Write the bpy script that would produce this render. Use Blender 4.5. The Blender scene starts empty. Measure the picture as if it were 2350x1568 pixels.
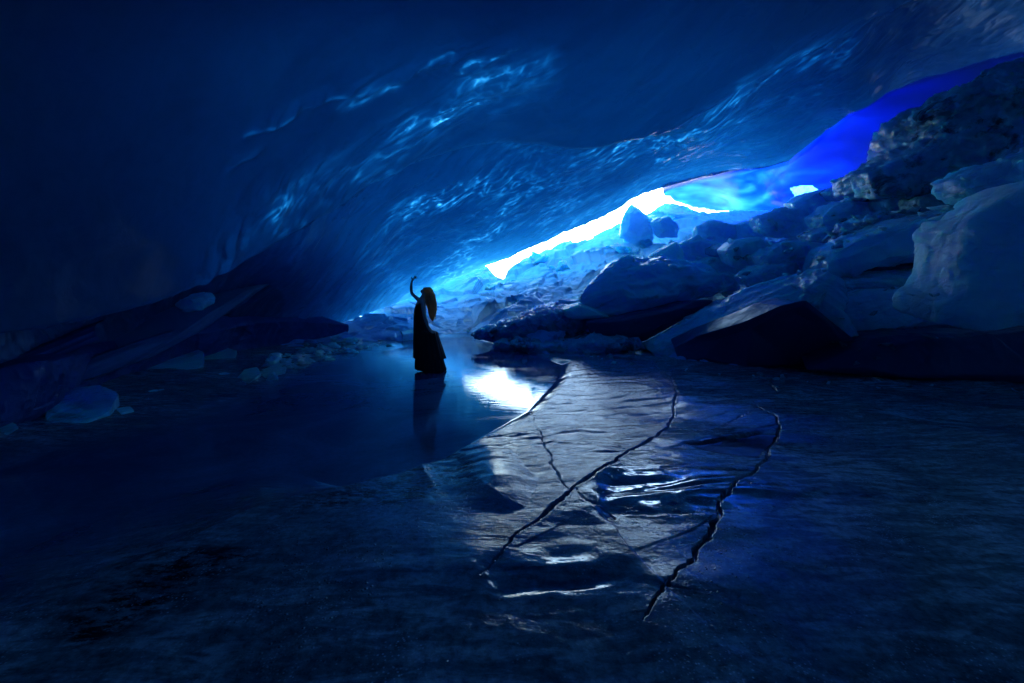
import bpy, bmesh, math, random
import numpy as np
from mathutils import Vector, Matrix

random.seed(7)
RNG = np.random.RandomState(11)
C = bpy.context.scene.collection
F, CX, HZ, CAMZ = 1044.2, 1175.0, 670.0, 1.5      # lens in picture units, level camera 1.5 m above the ice

def pt(u, v, y):
    return ((u - CX) / F * y, y, CAMZ + (HZ - v) / F * y)

def gy(v):
    return CAMZ * F / (v - HZ)

# ------------------------------------------------------------------ noise
def _h(ix, iy, iz, s):
    n = (ix.astype(np.int64) * 374761393 + iy.astype(np.int64) * 668265263 + iz.astype(np.int64) * 2147483647 + s * 1274126177)
    n = (n ^ (n >> 13)) * 1274126177 & 0xffffffff
    n = (n ^ (n >> 16)) * 668265263 & 0xffffffff
    n = n ^ (n >> 15)
    return (n & 0xffffff) / float(0xffffff)

def vnoise(x, y, z, s=0):
    ix, iy, iz = np.floor(x), np.floor(y), np.floor(z)
    fx, fy, fz = x - ix, y - iy, z - iz
    ux, uy, uz = [f * f * f * (f * (f * 6 - 15) + 10) for f in (fx, fy, fz)]
    r = 0
    for a in (0, 1):
        for b in (0, 1):
            for c in (0, 1):
                w = (ux if a else 1 - ux) * (uy if b else 1 - uy) * (uz if c else 1 - uz)
                r = r + w * _h(ix + a, iy + b, iz + c, s)
    return r * 2 - 1

def fbm(x, y, z, octv=4, s=0, gain=.5):
    r, a, t = 0, 1, 0
    for k in range(octv):
        r = r + a * vnoise(x * 2 ** k + 13.7 * k, y * 2 ** k + 7.1 * k, z * 2 ** k + 3.3 * k, s + k)
        t += a; a *= gain
    return r / t

def ridged(x, y, z, octv=3, s=0):
    r, a, t = 0, 1, 0
    for k in range(octv):
        n = 1 - np.abs(vnoise(x * 2 ** k + 13.7 * k, y * 2 ** k + 7.1 * k, z * 2 ** k, s + k)) * 1.6
        r = r + a * n; t += a; a *= .5
    return r / t

def facets(x, y, z, s=0, tilt=.9):
    """fractured plates: every cell is a plane of its own height and tilt"""
    ix, iy, iz = np.floor(x), np.floor(y), np.floor(z)
    best = np.full(x.shape, 1e9); out = np.zeros(x.shape); sec = np.full(x.shape, 1e9)
    for a in (-1, 0, 1):
        for b in (-1, 0, 1):
            for c in (-1, 0, 1):
                jx, jy, jz = ix + a, iy + b, iz + c
                px = jx + _h(jx, jy, jz, s + 1); py = jy + _h(jx, jy, jz, s + 2); pz = jz + _h(jx, jy, jz, s + 3)
                dx, dy, dz = x - px, y - py, z - pz
                d = dx * dx + dy * dy + dz * dz
                val = _h(jx, jy, jz, s + 4) * 1.2 - .6 + tilt * ((_h(jx, jy, jz, s + 5) - .5) * dx + (_h(jx, jy, jz, s + 6) - .5) * dy + (_h(jx, jy, jz, s + 7) - .5) * dz) * 2
                m = d < best
                sec = np.where(m, best, np.minimum(sec, d))
                best = np.where(m, d, best); out = np.where(m, val, out)
    gap = np.sqrt(sec) - np.sqrt(best)
    return out, gap

def seg_dist(px, py, line):
    """distance to a polyline, position along it, signed side"""
    best = np.full(px.shape, 1e9); tt = np.zeros(px.shape); side = np.zeros(px.shape)
    n = len(line) - 1
    for i in range(n):
        x0, y0 = line[i][:2]; x1, y1 = line[i + 1][:2]
        dx, dy = x1 - x0, y1 - y0
        L = dx * dx + dy * dy
        t = np.clip(((px - x0) * dx + (py - y0) * dy) / L, 0, 1)
        ex, ey = px - x0 - t * dx, py - y0 - t * dy
        d = np.hypot(ex, ey)
        m = d < best
        best = np.where(m, d, best); tt = np.where(m, (i + t) / n, tt); side = np.where(m, np.sign(dx * ey - dy * ex), side)
    return best, tt, side

def in_poly(px, py, poly):
    r = np.zeros(px.shape, bool); n = len(poly)
    for i in range(n):
        x0, y0 = poly[i]; x1, y1 = poly[(i + 1) % n]
        if y0 == y1: continue
        c = ((y0 > py) != (y1 > py)) & (px < (x1 - x0) * (py - y0) / (y1 - y0) + x0)
        r ^= c
    return r

def poly_mask(px, py, poly, soft):
    d, _, _ = seg_dist(px, py, list(poly) + [poly[0]])
    return np.clip(.5 + np.where(in_poly(px, py, poly), d, -d) / soft, 0, 1)

def tps(pts):
    P = np.array(pts, float); xy = P[:, :2] / 1000.; f = np.log(P[:, 2]); n = len(P)
    def k(r2): return np.where(r2 > 1e-12, r2 * np.log(np.maximum(r2, 1e-12)), 0)
    A = np.zeros((n + 3, n + 3))
    A[:n, :n] = k(((xy[:, None] - xy[None]) ** 2).sum(-1)) + np.eye(n) * 1e-3
    A[:n, n] = 1; A[:n, n + 1:] = xy; A[n, :n] = 1; A[n + 1:, :n] = xy.T
    w = np.linalg.solve(A, np.concatenate([f, [0, 0, 0]]))
    def fn(u, v):
        u = u / 1000.; v = v / 1000.
        r = w[n] + w[n + 1] * u + w[n + 2] * v
        for i in range(n):
            r = r + w[i] * k((u - xy[i, 0]) ** 2 + (v - xy[i, 1]) ** 2)
        return np.exp(r)
    return fn

def curve(pts):
    a = np.array(pts, float)
    return lambda u: np.interp(u, a[:, 0], a[:, 1])

def smooth01(a, b, x):
    t = np.clip((x - a) / (b - a), 0, 1)
    return t * t * (3 - 2 * t)

# ------------------------------------------------------------------ mesh helpers
def link(name, me, mat=None, parent=None):
    o = bpy.data.objects.new(name, me); C.objects.link(o)
    if mat: me.materials.append(mat)
    if parent: o.parent = parent
    return o

def tag(o, label=None, cat=None, group=None, kind=None):
    if label: o['label'] = label
    if cat: o['category'] = cat
    if group: o['group'] = group
    if kind: o['kind'] = kind
    return o

def grid_mesh(name, X, Y, Z, mat, keep=None, attrs=None, smooth=True, flip=False):
    r, c = X.shape
    co = np.stack([X, Y, Z], -1).reshape(-1, 3).astype(np.float32)
    idx = np.arange(r * c).reshape(r, c)
    q = np.stack([idx[:-1, :-1], idx[:-1, 1:], idx[1:, 1:], idx[1:, :-1]], -1).reshape(-1, 4)
    if flip: q = q[:, ::-1]
    if keep is not None: q = q[keep.reshape(-1)]
    me = bpy.data.meshes.new(name)
    me.vertices.add(len(co)); me.vertices.foreach_set('co', co.ravel())
    me.loops.add(q.size); me.loops.foreach_set('vertex_index', q.ravel().astype(np.int32))
    me.polygons.add(len(q)); me.polygons.foreach_set('loop_start', np.arange(0, q.size, 4, dtype=np.int32))
    me.polygons.foreach_set('loop_total', np.full(len(q), 4, np.int32))
    me.polygons.foreach_set('use_smooth', np.full(len(q), smooth))
    me.update(calc_edges=True)
    for k, a in (attrs or {}).items():
        if a.ndim == 3:
            at = me.attributes.new(k, 'FLOAT_VECTOR', 'POINT'); at.data.foreach_set('vector', a.astype(np.float32).ravel()); continue
        at = me.attributes.new(k, 'FLOAT', 'POINT'); at.data.foreach_set('value', a.astype(np.float32).ravel())
    return link(name, me, mat)

def grid_normals(X, Y, Z):
    P = np.stack([X, Y, Z], -1)
    du = np.gradient(P, axis=1); dv = np.gradient(P, axis=0)
    n = np.cross(du, dv); n /= np.maximum(np.linalg.norm(n, axis=-1, keepdims=True), 1e-9)
    s = np.sign(((P - np.array([0, 0, CAMZ])) * n).sum(-1, keepdims=True)); s[s == 0] = 1
    return -n * s            # facing the viewer's side of the cave

def skirt(arrs, X, Y, Z, left=None, right=None, top=None):
    """carry a sheet on past its border by whole metres so the cave is closed there"""
    if top:
        X, Y, Z = [np.vstack([A, A[-1:] + top[k]]) for k, A in enumerate((X, Y, Z))]; arrs = [np.concatenate([a, a[-1:]], 0) for a in arrs]
    if left:
        X, Y, Z = [np.hstack([A[:, :1] + left[k], A]) for k, A in enumerate((X, Y, Z))]; arrs = [np.concatenate([a[:, :1], a], 1) for a in arrs]
    if right:
        X, Y, Z = [np.hstack([A, A[:, -1:] + right[k]]) for k, A in enumerate((X, Y, Z))]; arrs = [np.concatenate([a, a[:, -1:]], 1) for a in arrs]
    return X, Y, Z, arrs

def ucols(u0, u1, step, lo=-60, hi=2410, coarse=25):
    parts = []
    if u0 < lo: parts.append(np.arange(u0, lo, coarse))
    parts.append(np.arange(max(u0, lo), min(u1, hi), step))
    if u1 > hi: parts.append(np.arange(hi, u1, coarse))
    a = np.concatenate(parts)
    if a[-1] < u1: a = np.append(a, u1)
    return a

# ------------------------------------------------------------------ materials
def nt(name):
    m = bpy.data.materials.new(name); m.use_nodes = True
    t = m.node_tree; t.nodes.clear()
    return m, t, t.nodes, t.links

def mathn(N, L, op, a, b=None, c=None, clamp=False):
    n = N.new('ShaderNodeMath'); n.operation = op; n.use_clamp = clamp
    for i, x in enumerate((a, b, c)):
        if x is None: continue
        if isinstance(x, (int, float)): n.inputs[i].default_value = x
        else: L.new(x, n.inputs[i])
    return n.outputs[0]

def coords(N, L, scale=(1, 1, 1), rot=(0, 0, 0)):
    tc = N.new('ShaderNodeTexCoord'); mp = N.new('ShaderNodeMapping')
    mp.inputs['Scale'].default_value = scale; mp.inputs['Rotation'].default_value = rot
    L.new(tc.outputs['Object'], mp.inputs['Vector'])
    return mp.outputs[0]

def noise(N, L, vec, scale, detail=4, rough=.55, dist=0.):
    n = N.new('ShaderNodeTexNoise'); n.inputs['Scale'].default_value = scale; n.inputs['Detail'].default_value = detail
    n.inputs['Roughness'].default_value = rough; n.inputs['Distortion'].default_value = dist
    L.new(vec, n.inputs['Vector'])
    return n.outputs['Fac']

def ramp(N, L, fac, stops):
    r = N.new('ShaderNodeValToRGB'); e = r.color_ramp.elements
    while len(e) < len(stops): e.new(.5)
    for x, (p, c) in zip(e, stops):
        x.position = p; x.color = c if len(c) == 4 else (*c, 1)
    L.new(fac, r.inputs[0])
    return r.outputs[0]

def mixc(N, L, fac, a, b, mode='MIX'):
    m = N.new('ShaderNodeMix'); m.data_type = 'RGBA'; m.blend_type = mode
    for i, x in ((0, fac), (6, a), (7, b)):
        if isinstance(x, (int, float)): m.inputs[i].default_value = x
        elif isinstance(x, tuple): m.inputs[i].default_value = (*x, 1) if len(x) == 3 else x
        else: L.new(x, m.inputs[i])
    return m.outputs[2]

def ice_material(name, base, dirt=(.004, .010, .022), trans=.5, depth=2., k=(.9, .36, .13), rough=.22, rvar=.1,
                 bands=(1, 1, 1), brot=(0, 0, 0), bscale=3., bump=.3, bdist=.05, fine=30., fbump=.15,
                 attr=None, spec=.5, dirtamt=.35, dscale=1.2, cloud=.5, grain=None, sss=0., chips=0.):
    """glacier ice: wet surface over blue ice, and light let through by Beer's law for its depth in metres"""
    m, t, N, L = nt(name)
    out = N.new('ShaderNodeOutputMaterial'); mix = N.new('ShaderNodeMixShader')
    pr = N.new('ShaderNodeBsdfPrincipled'); tr = N.new('ShaderNodeBsdfTranslucent')
    vec = coords(N, L, bands, brot); v0 = coords(N, L)
    if grain:
        ga = N.new('ShaderNodeAttribute'); ga.attribute_name = 'grain'; mp = N.new('ShaderNodeMapping'); mp.inputs['Scale'].default_value = grain
        L.new(ga.outputs['Vector'], mp.inputs['Vector']); vec = mp.outputs[0]
    n1 = noise(N, L, vec, bscale, 6, .6, .4); n2 = noise(N, L, v0, fine, 4, .6); n3 = noise(N, L, v0, dscale, 6, .65, .6)
    lighter = tuple(min(.9, x * 1.7 + .02) for x in base)
    c = mixc(N, L, mathn(N, L, 'MULTIPLY', ramp(N, L, n1, [(.35, (0, 0, 0)), (.7, (1, 1, 1))]), cloud), base, lighter)
    dfac = mathn(N, L, 'MULTIPLY', ramp(N, L, n3, [(.52, (0, 0, 0)), (.66, (1, 1, 1))]), dirtamt)
    c = mixc(N, L, dfac, c, dirt)
    L.new(c, pr.inputs['Base Color'])
    r = mathn(N, L, 'MULTIPLY_ADD', n3, rvar, rough - rvar * .5)
    L.new(r, pr.inputs['Roughness']); pr.inputs['IOR'].default_value = 1.31
    pr.inputs['Specular IOR Level'].default_value = spec; pr.inputs['Specular Tint'].default_value = (.6, .8, 1, 1)
    if sss:
        pr.subsurface_method = 'RANDOM_WALK'; pr.inputs['Subsurface Weight'].default_value = sss
        pr.inputs['Subsurface Radius'].default_value = (.04, .22, .6); pr.inputs['Subsurface Scale'].default_value = 2.2
    if attr:
        a = N.new('ShaderNodeAttribute'); a.attribute_name = attr; d = a.outputs['Fac']
    else:
        d = mathn(N, L, 'ADD', depth, 0.)
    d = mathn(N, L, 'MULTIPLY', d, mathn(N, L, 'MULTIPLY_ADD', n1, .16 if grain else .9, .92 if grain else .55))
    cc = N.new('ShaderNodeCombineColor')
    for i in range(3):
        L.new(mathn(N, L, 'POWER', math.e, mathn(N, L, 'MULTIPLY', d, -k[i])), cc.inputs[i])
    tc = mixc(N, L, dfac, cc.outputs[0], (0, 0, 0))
    L.new(tc, tr.inputs['Color'])
    if chips:
        vo = N.new('ShaderNodeTexVoronoi'); vo.inputs['Scale'].default_value = 4.5; vo.inputs['Randomness'].default_value = 1
        wv = N.new('ShaderNodeVectorMath'); wv.operation = 'ADD'; nn_ = N.new('ShaderNodeTexNoise'); nn_.inputs['Scale'].default_value = 2.2; nn_.inputs['Detail'].default_value = 5
        L.new(v0, nn_.inputs['Vector']); L.new(v0, wv.inputs[0]); L.new(nn_.outputs['Color'], wv.inputs[1]); L.new(wv.outputs[0], vo.inputs['Vector'])
        sep = N.new('ShaderNodeSeparateColor'); L.new(vo.outputs['Color'], sep.inputs[0])
        n1 = mathn(N, L, 'ADD', n1, mathn(N, L, 'MULTIPLY', mathn(N, L, 'ADD', vo.outputs['Distance'], sep.outputs[0]), chips))
    b1 = N.new('ShaderNodeBump'); b1.inputs['Strength'].default_value = bump; b1.inputs['Distance'].default_value = bdist
    L.new(n1, b1.inputs['Height'])
    b2 = N.new('ShaderNodeBump'); b2.inputs['Strength'].default_value = fbump; b2.inputs['Distance'].default_value = .01
    L.new(n2, b2.inputs['Height']); L.new(b1.outputs[0], b2.inputs['Normal'])
    L.new(b2.outputs[0], pr.inputs['Normal'])
    mix.inputs[0].default_value = trans
    L.new(pr.outputs[0], mix.inputs[1]); L.new(tr.outputs[0], mix.inputs[2]); L.new(mix.outputs[0], out.inputs[0])
    return m

def plain(name, col, rough=.6, spec=.3, nscale=20., nvar=.3, bump=.2, aniso=(1, 1, 1)):
    m, t, N, L = nt(name)
    out = N.new('ShaderNodeOutputMaterial'); pr = N.new('ShaderNodeBsdfPrincipled')
    n = noise(N, L, coords(N, L, aniso), nscale, 4)
    L.new(mixc(N, L, n, tuple(x * (1 - nvar) for x in col), tuple(min(1, x * (1 + nvar)) for x in col)), pr.inputs['Base Color'])
    pr.inputs['Roughness'].default_value = rough; pr.inputs['Specular IOR Level'].default_value = spec
    b = N.new('ShaderNodeBump'); b.inputs['Strength'].default_value = bump; b.inputs['Distance'].default_value = .01
    L.new(n, b.inputs['Height']); L.new(b.outputs[0], pr.inputs['Normal'])
    L.new(pr.outputs[0], out.inputs[0])
    return m

STRIA = (math.radians(0), math.radians(-25), math.radians(-22))
M = {}
KC = (.60, .325, .236)
M['ceiling'] = ice_material('ceiling_ice', (.04, .20, .36), trans=.5, attr='painted_depth', k=KC, rough=.28, grain=(.5, 2.2, 2.2), bscale=1.0, bump=.25, bdist=.05,
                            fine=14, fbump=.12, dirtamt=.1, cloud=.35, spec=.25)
M['lower'] = ice_material('overhang_ice', (.04, .20, .40), trans=.5, attr='painted_depth', k=KC, rough=.28, grain=(.5, 2.4, 2.4), bscale=1.2, bump=.3, bdist=.06,
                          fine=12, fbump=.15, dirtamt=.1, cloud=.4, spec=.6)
M['wall'] = ice_material('dark_wall_ice', (.015, .085, .26), spec=.15, trans=.3, attr='painted_depth', k=KC, rough=.35, bscale=2.5, bump=.3, fine=16, fbump=.4, dirtamt=.2)
M['violet'] = ice_material('thin_blue_ice', (.02, .12, .6), trans=.7, attr='painted_depth', k=(.95, .50, .20), rough=.4, bands=(.4, 1, 2.2),
                           bscale=.7, bump=.3, bdist=.15, fine=5, fbump=.1, dirtamt=0., cloud=.3)
KB = (1.0, .36, .12)
M['slope'] = ice_material('rubble_ice', (.05, .36, .70), trans=.2, depth=1.2, k=KB, rough=.4, bscale=2.2, bump=.3, bdist=.05, fine=14, fbump=.25, dirtamt=.3, dscale=.6, cloud=.5)
M['block'] = ice_material('block_ice', (.14, .55, .85), trans=.25, chips=.7, sss=.8, depth=.7, k=KB, rough=.25, bscale=2.6, bump=.8, bdist=.04, fine=22, fbump=.7, dirtamt=.35, cloud=.5)
M['clear'] = ice_material('clear_block_ice', (.12, .60, .85), trans=.3, chips=.6, sss=.8, depth=.8, k=KB, rough=.2, bscale=2, bump=.8, bdist=.04, fine=16, fbump=.7, dirtamt=.1, cloud=.5)
M['ripple'] = ice_material('rippled_ice', (.14, .52, .78), trans=.15, chips=.15, sss=.8, depth=1.2, k=KB, rough=.13, rvar=.06, bands=(.6, 2.4, 2.4), brot=STRIA, bscale=2.2, bump=.6,
                           bdist=.05, fine=20, fbump=.7, dirtamt=.4, dscale=.9, cloud=.4, spec=.7)
M['dark'] = ice_material('dirty_ice', (.10, .33, .46), trans=.1, chips=.8, sss=.8, depth=2.2, k=KB, rough=.25, bscale=3, bump=.9, bdist=.05, fine=20, fbump=.7, dirtamt=.9, dscale=1.4, cloud=.4)
M['pale'] = ice_material('frosted_pale_ice', (.28, .66, .76), trans=.2, chips=.25, sss=.8, depth=1.0, k=KB, rough=.42, bands=(1, 1, 2), bscale=2.5, bump=.4, fine=30, fbump=.7, dirtamt=.15, cloud=.6)
M['shadow'] = ice_material('shaded_dark_ice', (.06, .30, .52), sss=.9, trans=.1, depth=3, k=KB, rough=.35, bscale=1.2, bump=.12, fine=8, fbump=.05, dirtamt=.2, cloud=.3)
M['shell'] = ice_material('rear_ice', (.05, .20, .40), trans=.5, depth=12.5, k=KC, rough=.4, bscale=.3, bump=.2, dirtamt=.1)  # translucency added as blue fill light from behind the viewer
M['shadow'] = ice_material('shaded_dark_ice', (.012, .045, .13), trans=.1, depth=3, rough=.3, bscale=1.2, bump=.12, fine=8, fbump=.05, dirtamt=.2, cloud=.3)  # shade under the slabs put into a darker base colour

# ------------------------------------------------------------------ ceiling: the big upper lobe
E1 = [(-900, 980), (-300, 840), (0, 775), (100, 760), (200, 740), (400, 690), (480, 660), (600, 592), (700, 532), (780, 484), (850, 432),
      (920, 395), (1000, 368), (1100, 345), (1180, 338), (1240, 344), (1300, 352), (1350, 355), (1400, 345), (1450, 330), (1570, 300),
      (1640, 255), (1700, 215), (1780, 172), (1850, 135), (1930, 95), (2000, 60), (2350, -80), (3200, -450)]
e1 = curve(E1)
lobe_depth = tps([(0, 775, 4.9), (0, 600, 4.7), (0, 400, 4.4), (0, 200, 4.0), (0, 0, 3.6), (250, 728, 6.3), (480, 660, 8), (400, 500, 6.6), (400, 250, 5.3), (400, 0, 4.3),
                  (700, 530, 9), (700, 300, 6.9), (700, 0, 4.9), (850, 432, 9.4), (1000, 368, 9.6), (1000, 180, 7.0), (1000, 0, 5.3), (1240, 345, 9.9), (1350, 355, 9.9),
                  (1300, 200, 7.4), (1300, 0, 5.6), (1570, 300, 10.4), (1600, 150, 8.2), (1600, 0, 6.6), (2000, 60, 9.8), (2000, -100, 8), (2350, -80, 10),
                  (-900, 980, 2.5), (-900, 500, 2.4), (-900, 0, 2.3), (-900, -700, 1.9), (0, -700, 2.3), (1000, -900, 2.5), (2000, -900, 3.7),
                  (3200, -450, 5.4), (3200, -900, 4.2)])

low_depth = tps([(985, 683, 19), (1130, 619, 18), (1300, 541, 18), (1450, 466, 18.5), (1518, 442, 18.8), (1600, 421, 18.5), (1700, 403, 18), (1810, 382, 17), (1900, 305, 15.5), (2050, 215, 14), (2225, 160, 12.8), (2350, 128, 12.2),
                 (3200, -200, 9), (480, 660, 9.2), (480, 600, 9), (700, 530, 10), (700, 480, 9.8), (850, 430, 10.6), (1000, 370, 11), (1240, 345, 11.6), (1350, 355, 12), (1570, 300, 12), (1800, 170, 11.8), (2000, 60, 11.3), (2350, -80, 11.2),
                 (1000, 280, 10.2), (1350, 250, 11), (1700, 120, 10.6), (850, 600, 13.5), (1100, 500, 14), (1400, 420, 15), (1700, 330, 14.8), (700, 660, 12), (0, 1010, 5.3), (0, 800, 5.4), (200, 895, 6.9), (400, 830, 9.7), (600, 792, 12.6), (760, 760, 15), (860, 722, 17),
                 (200, 740, 7), (-400, 1250, 3.9), (-400, 800, 3.9), (2000, 240, 13.3), (2350, 20, 11.4), (3200, -400, 8)])

def stria_coords(X, Y, Z, d=(.80, -.38, .45)):
    d = np.array(d); d /= np.linalg.norm(d)
    e = np.cross(d, [0, 0, 1.]); e /= np.linalg.norm(e); g = np.cross(d, e)
    a = X * d[0] + Y * d[1] + Z * d[2]; b = X * e[0] + Y * e[1]; c = X * g[0] + Y * g[1] + Z * g[2]
    return a, b, c

RIDGES = [([(528, 405), (556, 372), (600, 346)], 9, .05), ([(566, 318), (600, 300), (640, 290), (700, 250), (760, 226), (830, 220), (900, 185), (1000, 132), (1042, 118)], 9, .07),
          ([(1042, 118), (1030, 148), (1080, 152), (1180, 95)], 12, .05),
          ([(640, 500), (740, 402), (900, 352), (1000, 272), (1050, 216), (1100, 196), (1230, 170)], 26, .07),
          ([(700, 520), (850, 425), (950, 386), (1100, 350)], 16, .05), ([(1130, 250), (1200, 228)], 12, .04),
          ([(480, 650), (500, 610), (560, 560)], 14, .05)]
def lobe_disp(U, V, X, Y, Z):
    a, b, c = stria_coords(X, Y, Z)
    w = fbm(X * .5, Y * .5, Z * .5, 3, 5)
    d = .16 * fbm(X * .35, Y * .35, Z * .35, 3, 21) + .02 * fbm(X * 1.7, Y * 1.7, Z * 1.7, 3, 8)
    band = np.zeros(U.shape)
    for ln, wd in (([(640, 500), (760, 410), (900, 352), (1000, 272), (1060, 216), (1230, 160)], 48), ([(700, 520), (850, 425), (950, 386), (1150, 345)], 30),
                   ([(1500, 322), (1570, 292), (1700, 205), (1850, 120), (2000, 50)], 30), ([(600, 300), (760, 226), (900, 185), (1042, 118), (1180, 95)], 16), ([(480, 640), (560, 500), (640, 430)], 40)):
        ds, _, _ = seg_dist(U, V, ln)
        band = np.maximum(band, np.exp(-(ds / wd) ** 2))
    st = ridged(a * .45 + w * .6, b * 3.2 + w * 1.5, c * 3.2, 3, 31)
    d += band * .09 * (st - .3)
    wob = fbm(U * .02, V * .02, U * 0, 3, 3) * 10
    for ln, wd, A in RIDGES:
        ds, tt, sd = seg_dist(U + wob, V + wob * .6, ln)
        x = ds * sd / wd
        d += A * np.exp(-x * x) * np.sin(np.clip(tt, .02, .98) * math.pi) ** .4
    return d

def build_lobe():
    us = ucols(-900, 3200, 2.6); n = 420
    top = -900.
    lo = e1(us) + 3.5 * fbm(us * .02, us * 0, us * 0, 4, 9) * smooth01(-100, 200, us)
    t = np.linspace(0, 1, n); t = np.where(t < .8, t * .8 / .8 * .72, .576 + (t - .8) * (1 - .576) / .2)
    U = np.repeat(us[None], n, 0); V = lo[None] + (top - lo[None]) * t[:, None]
    # rounded lip: rows curling back over the edge
    D = lobe_depth(U, V)
    X, Y, Z = pt(U, V, D)
    d = lobe_disp(U, V, X, Y, Z)
    lipd = np.clip((lo[None] - V) / 26., 0, 1)
    Nn = grid_normals(X, Y, Z)
    d = d - .30 * (1 - np.sqrt(1 - (1 - lipd) ** 2))
    X, Y, Z = X + Nn[..., 0] * d, Y + Nn[..., 1] * d, Z + Nn[..., 2] * d
    vb_ = lo - 28; Bx, By, Bz = pt(us, vb_, low_depth(us, vb_) + .25)
    rows = []
    for k in range(1, 9):
        q = k / 8.; q2 = q * q
        rows.append((X[0] * (1 - q2) + Bx * q2, (Y[0] + .7 * q * (1 - q)) * (1 - q2) + By * q2, (Z[0] + .15 * math.sin(q * 1.57)) * (1 - q2) + Bz * q2))
    X = np.vstack([np.array([r[0] for r in rows[::-1]]), X]); Y = np.vstack([np.array([r[1] for r in rows[::-1]]), Y]); Z = np.vstack([np.array([r[2] for r in rows[::-1]]), Z])
    Uf = np.vstack([np.repeat(us[None], 8, 0), U]); Vf = np.vstack([np.repeat(lo[None], 8, 0), V])
    # brightness painted as ice depth: dark far left and overhead, paler toward the mouth
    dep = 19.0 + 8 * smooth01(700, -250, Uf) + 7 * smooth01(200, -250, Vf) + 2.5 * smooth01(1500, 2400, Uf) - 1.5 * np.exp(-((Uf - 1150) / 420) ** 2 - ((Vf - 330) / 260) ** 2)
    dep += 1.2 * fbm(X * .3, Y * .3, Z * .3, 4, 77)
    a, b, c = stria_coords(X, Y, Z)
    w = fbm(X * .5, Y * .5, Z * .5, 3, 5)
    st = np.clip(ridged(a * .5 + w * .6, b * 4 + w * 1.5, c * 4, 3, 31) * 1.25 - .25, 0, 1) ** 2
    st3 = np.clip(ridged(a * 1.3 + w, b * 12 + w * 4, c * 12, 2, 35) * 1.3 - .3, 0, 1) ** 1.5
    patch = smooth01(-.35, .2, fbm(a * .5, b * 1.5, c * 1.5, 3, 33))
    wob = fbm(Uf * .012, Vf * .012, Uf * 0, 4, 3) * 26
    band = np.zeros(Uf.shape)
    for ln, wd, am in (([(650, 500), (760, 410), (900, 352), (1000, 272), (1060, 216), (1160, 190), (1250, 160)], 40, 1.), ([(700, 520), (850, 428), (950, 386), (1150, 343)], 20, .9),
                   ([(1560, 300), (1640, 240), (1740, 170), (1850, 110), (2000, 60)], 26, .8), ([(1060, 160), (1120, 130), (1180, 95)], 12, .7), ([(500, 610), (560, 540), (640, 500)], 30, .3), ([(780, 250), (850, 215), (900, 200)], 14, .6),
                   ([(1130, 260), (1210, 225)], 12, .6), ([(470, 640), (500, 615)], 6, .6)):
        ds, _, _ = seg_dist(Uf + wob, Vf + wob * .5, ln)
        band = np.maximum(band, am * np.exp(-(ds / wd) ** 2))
    thin = band * (.35 + .65 * patch) * (.22 + .25 * st + .8 * st3) * 13  # highlight streaks painted by cutting the depth value along the bands
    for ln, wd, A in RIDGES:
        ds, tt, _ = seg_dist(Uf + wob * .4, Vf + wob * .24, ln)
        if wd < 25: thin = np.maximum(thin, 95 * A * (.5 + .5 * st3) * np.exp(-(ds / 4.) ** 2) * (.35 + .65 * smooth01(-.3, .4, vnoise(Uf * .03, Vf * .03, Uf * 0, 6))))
    edge = (Vf - e1(Uf)) ; thin = np.maximum(thin, 9. * np.exp(-(edge / 4.) ** 2) * smooth01(1380, 1450, Uf) * smooth01(2050, 1950, Uf))  # painted highlight along the lobe edge
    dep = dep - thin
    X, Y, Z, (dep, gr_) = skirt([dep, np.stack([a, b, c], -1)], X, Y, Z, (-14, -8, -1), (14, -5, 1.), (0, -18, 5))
    return grid_mesh('cave_ceiling', X, Y, Z, M['ceiling'], attrs={'painted_depth': np.maximum(dep, .8), 'grain': gr_})
tag(build_lobe(), 'smooth dark blue ice ceiling hanging over the whole cave', None, None, 'structure')

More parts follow.
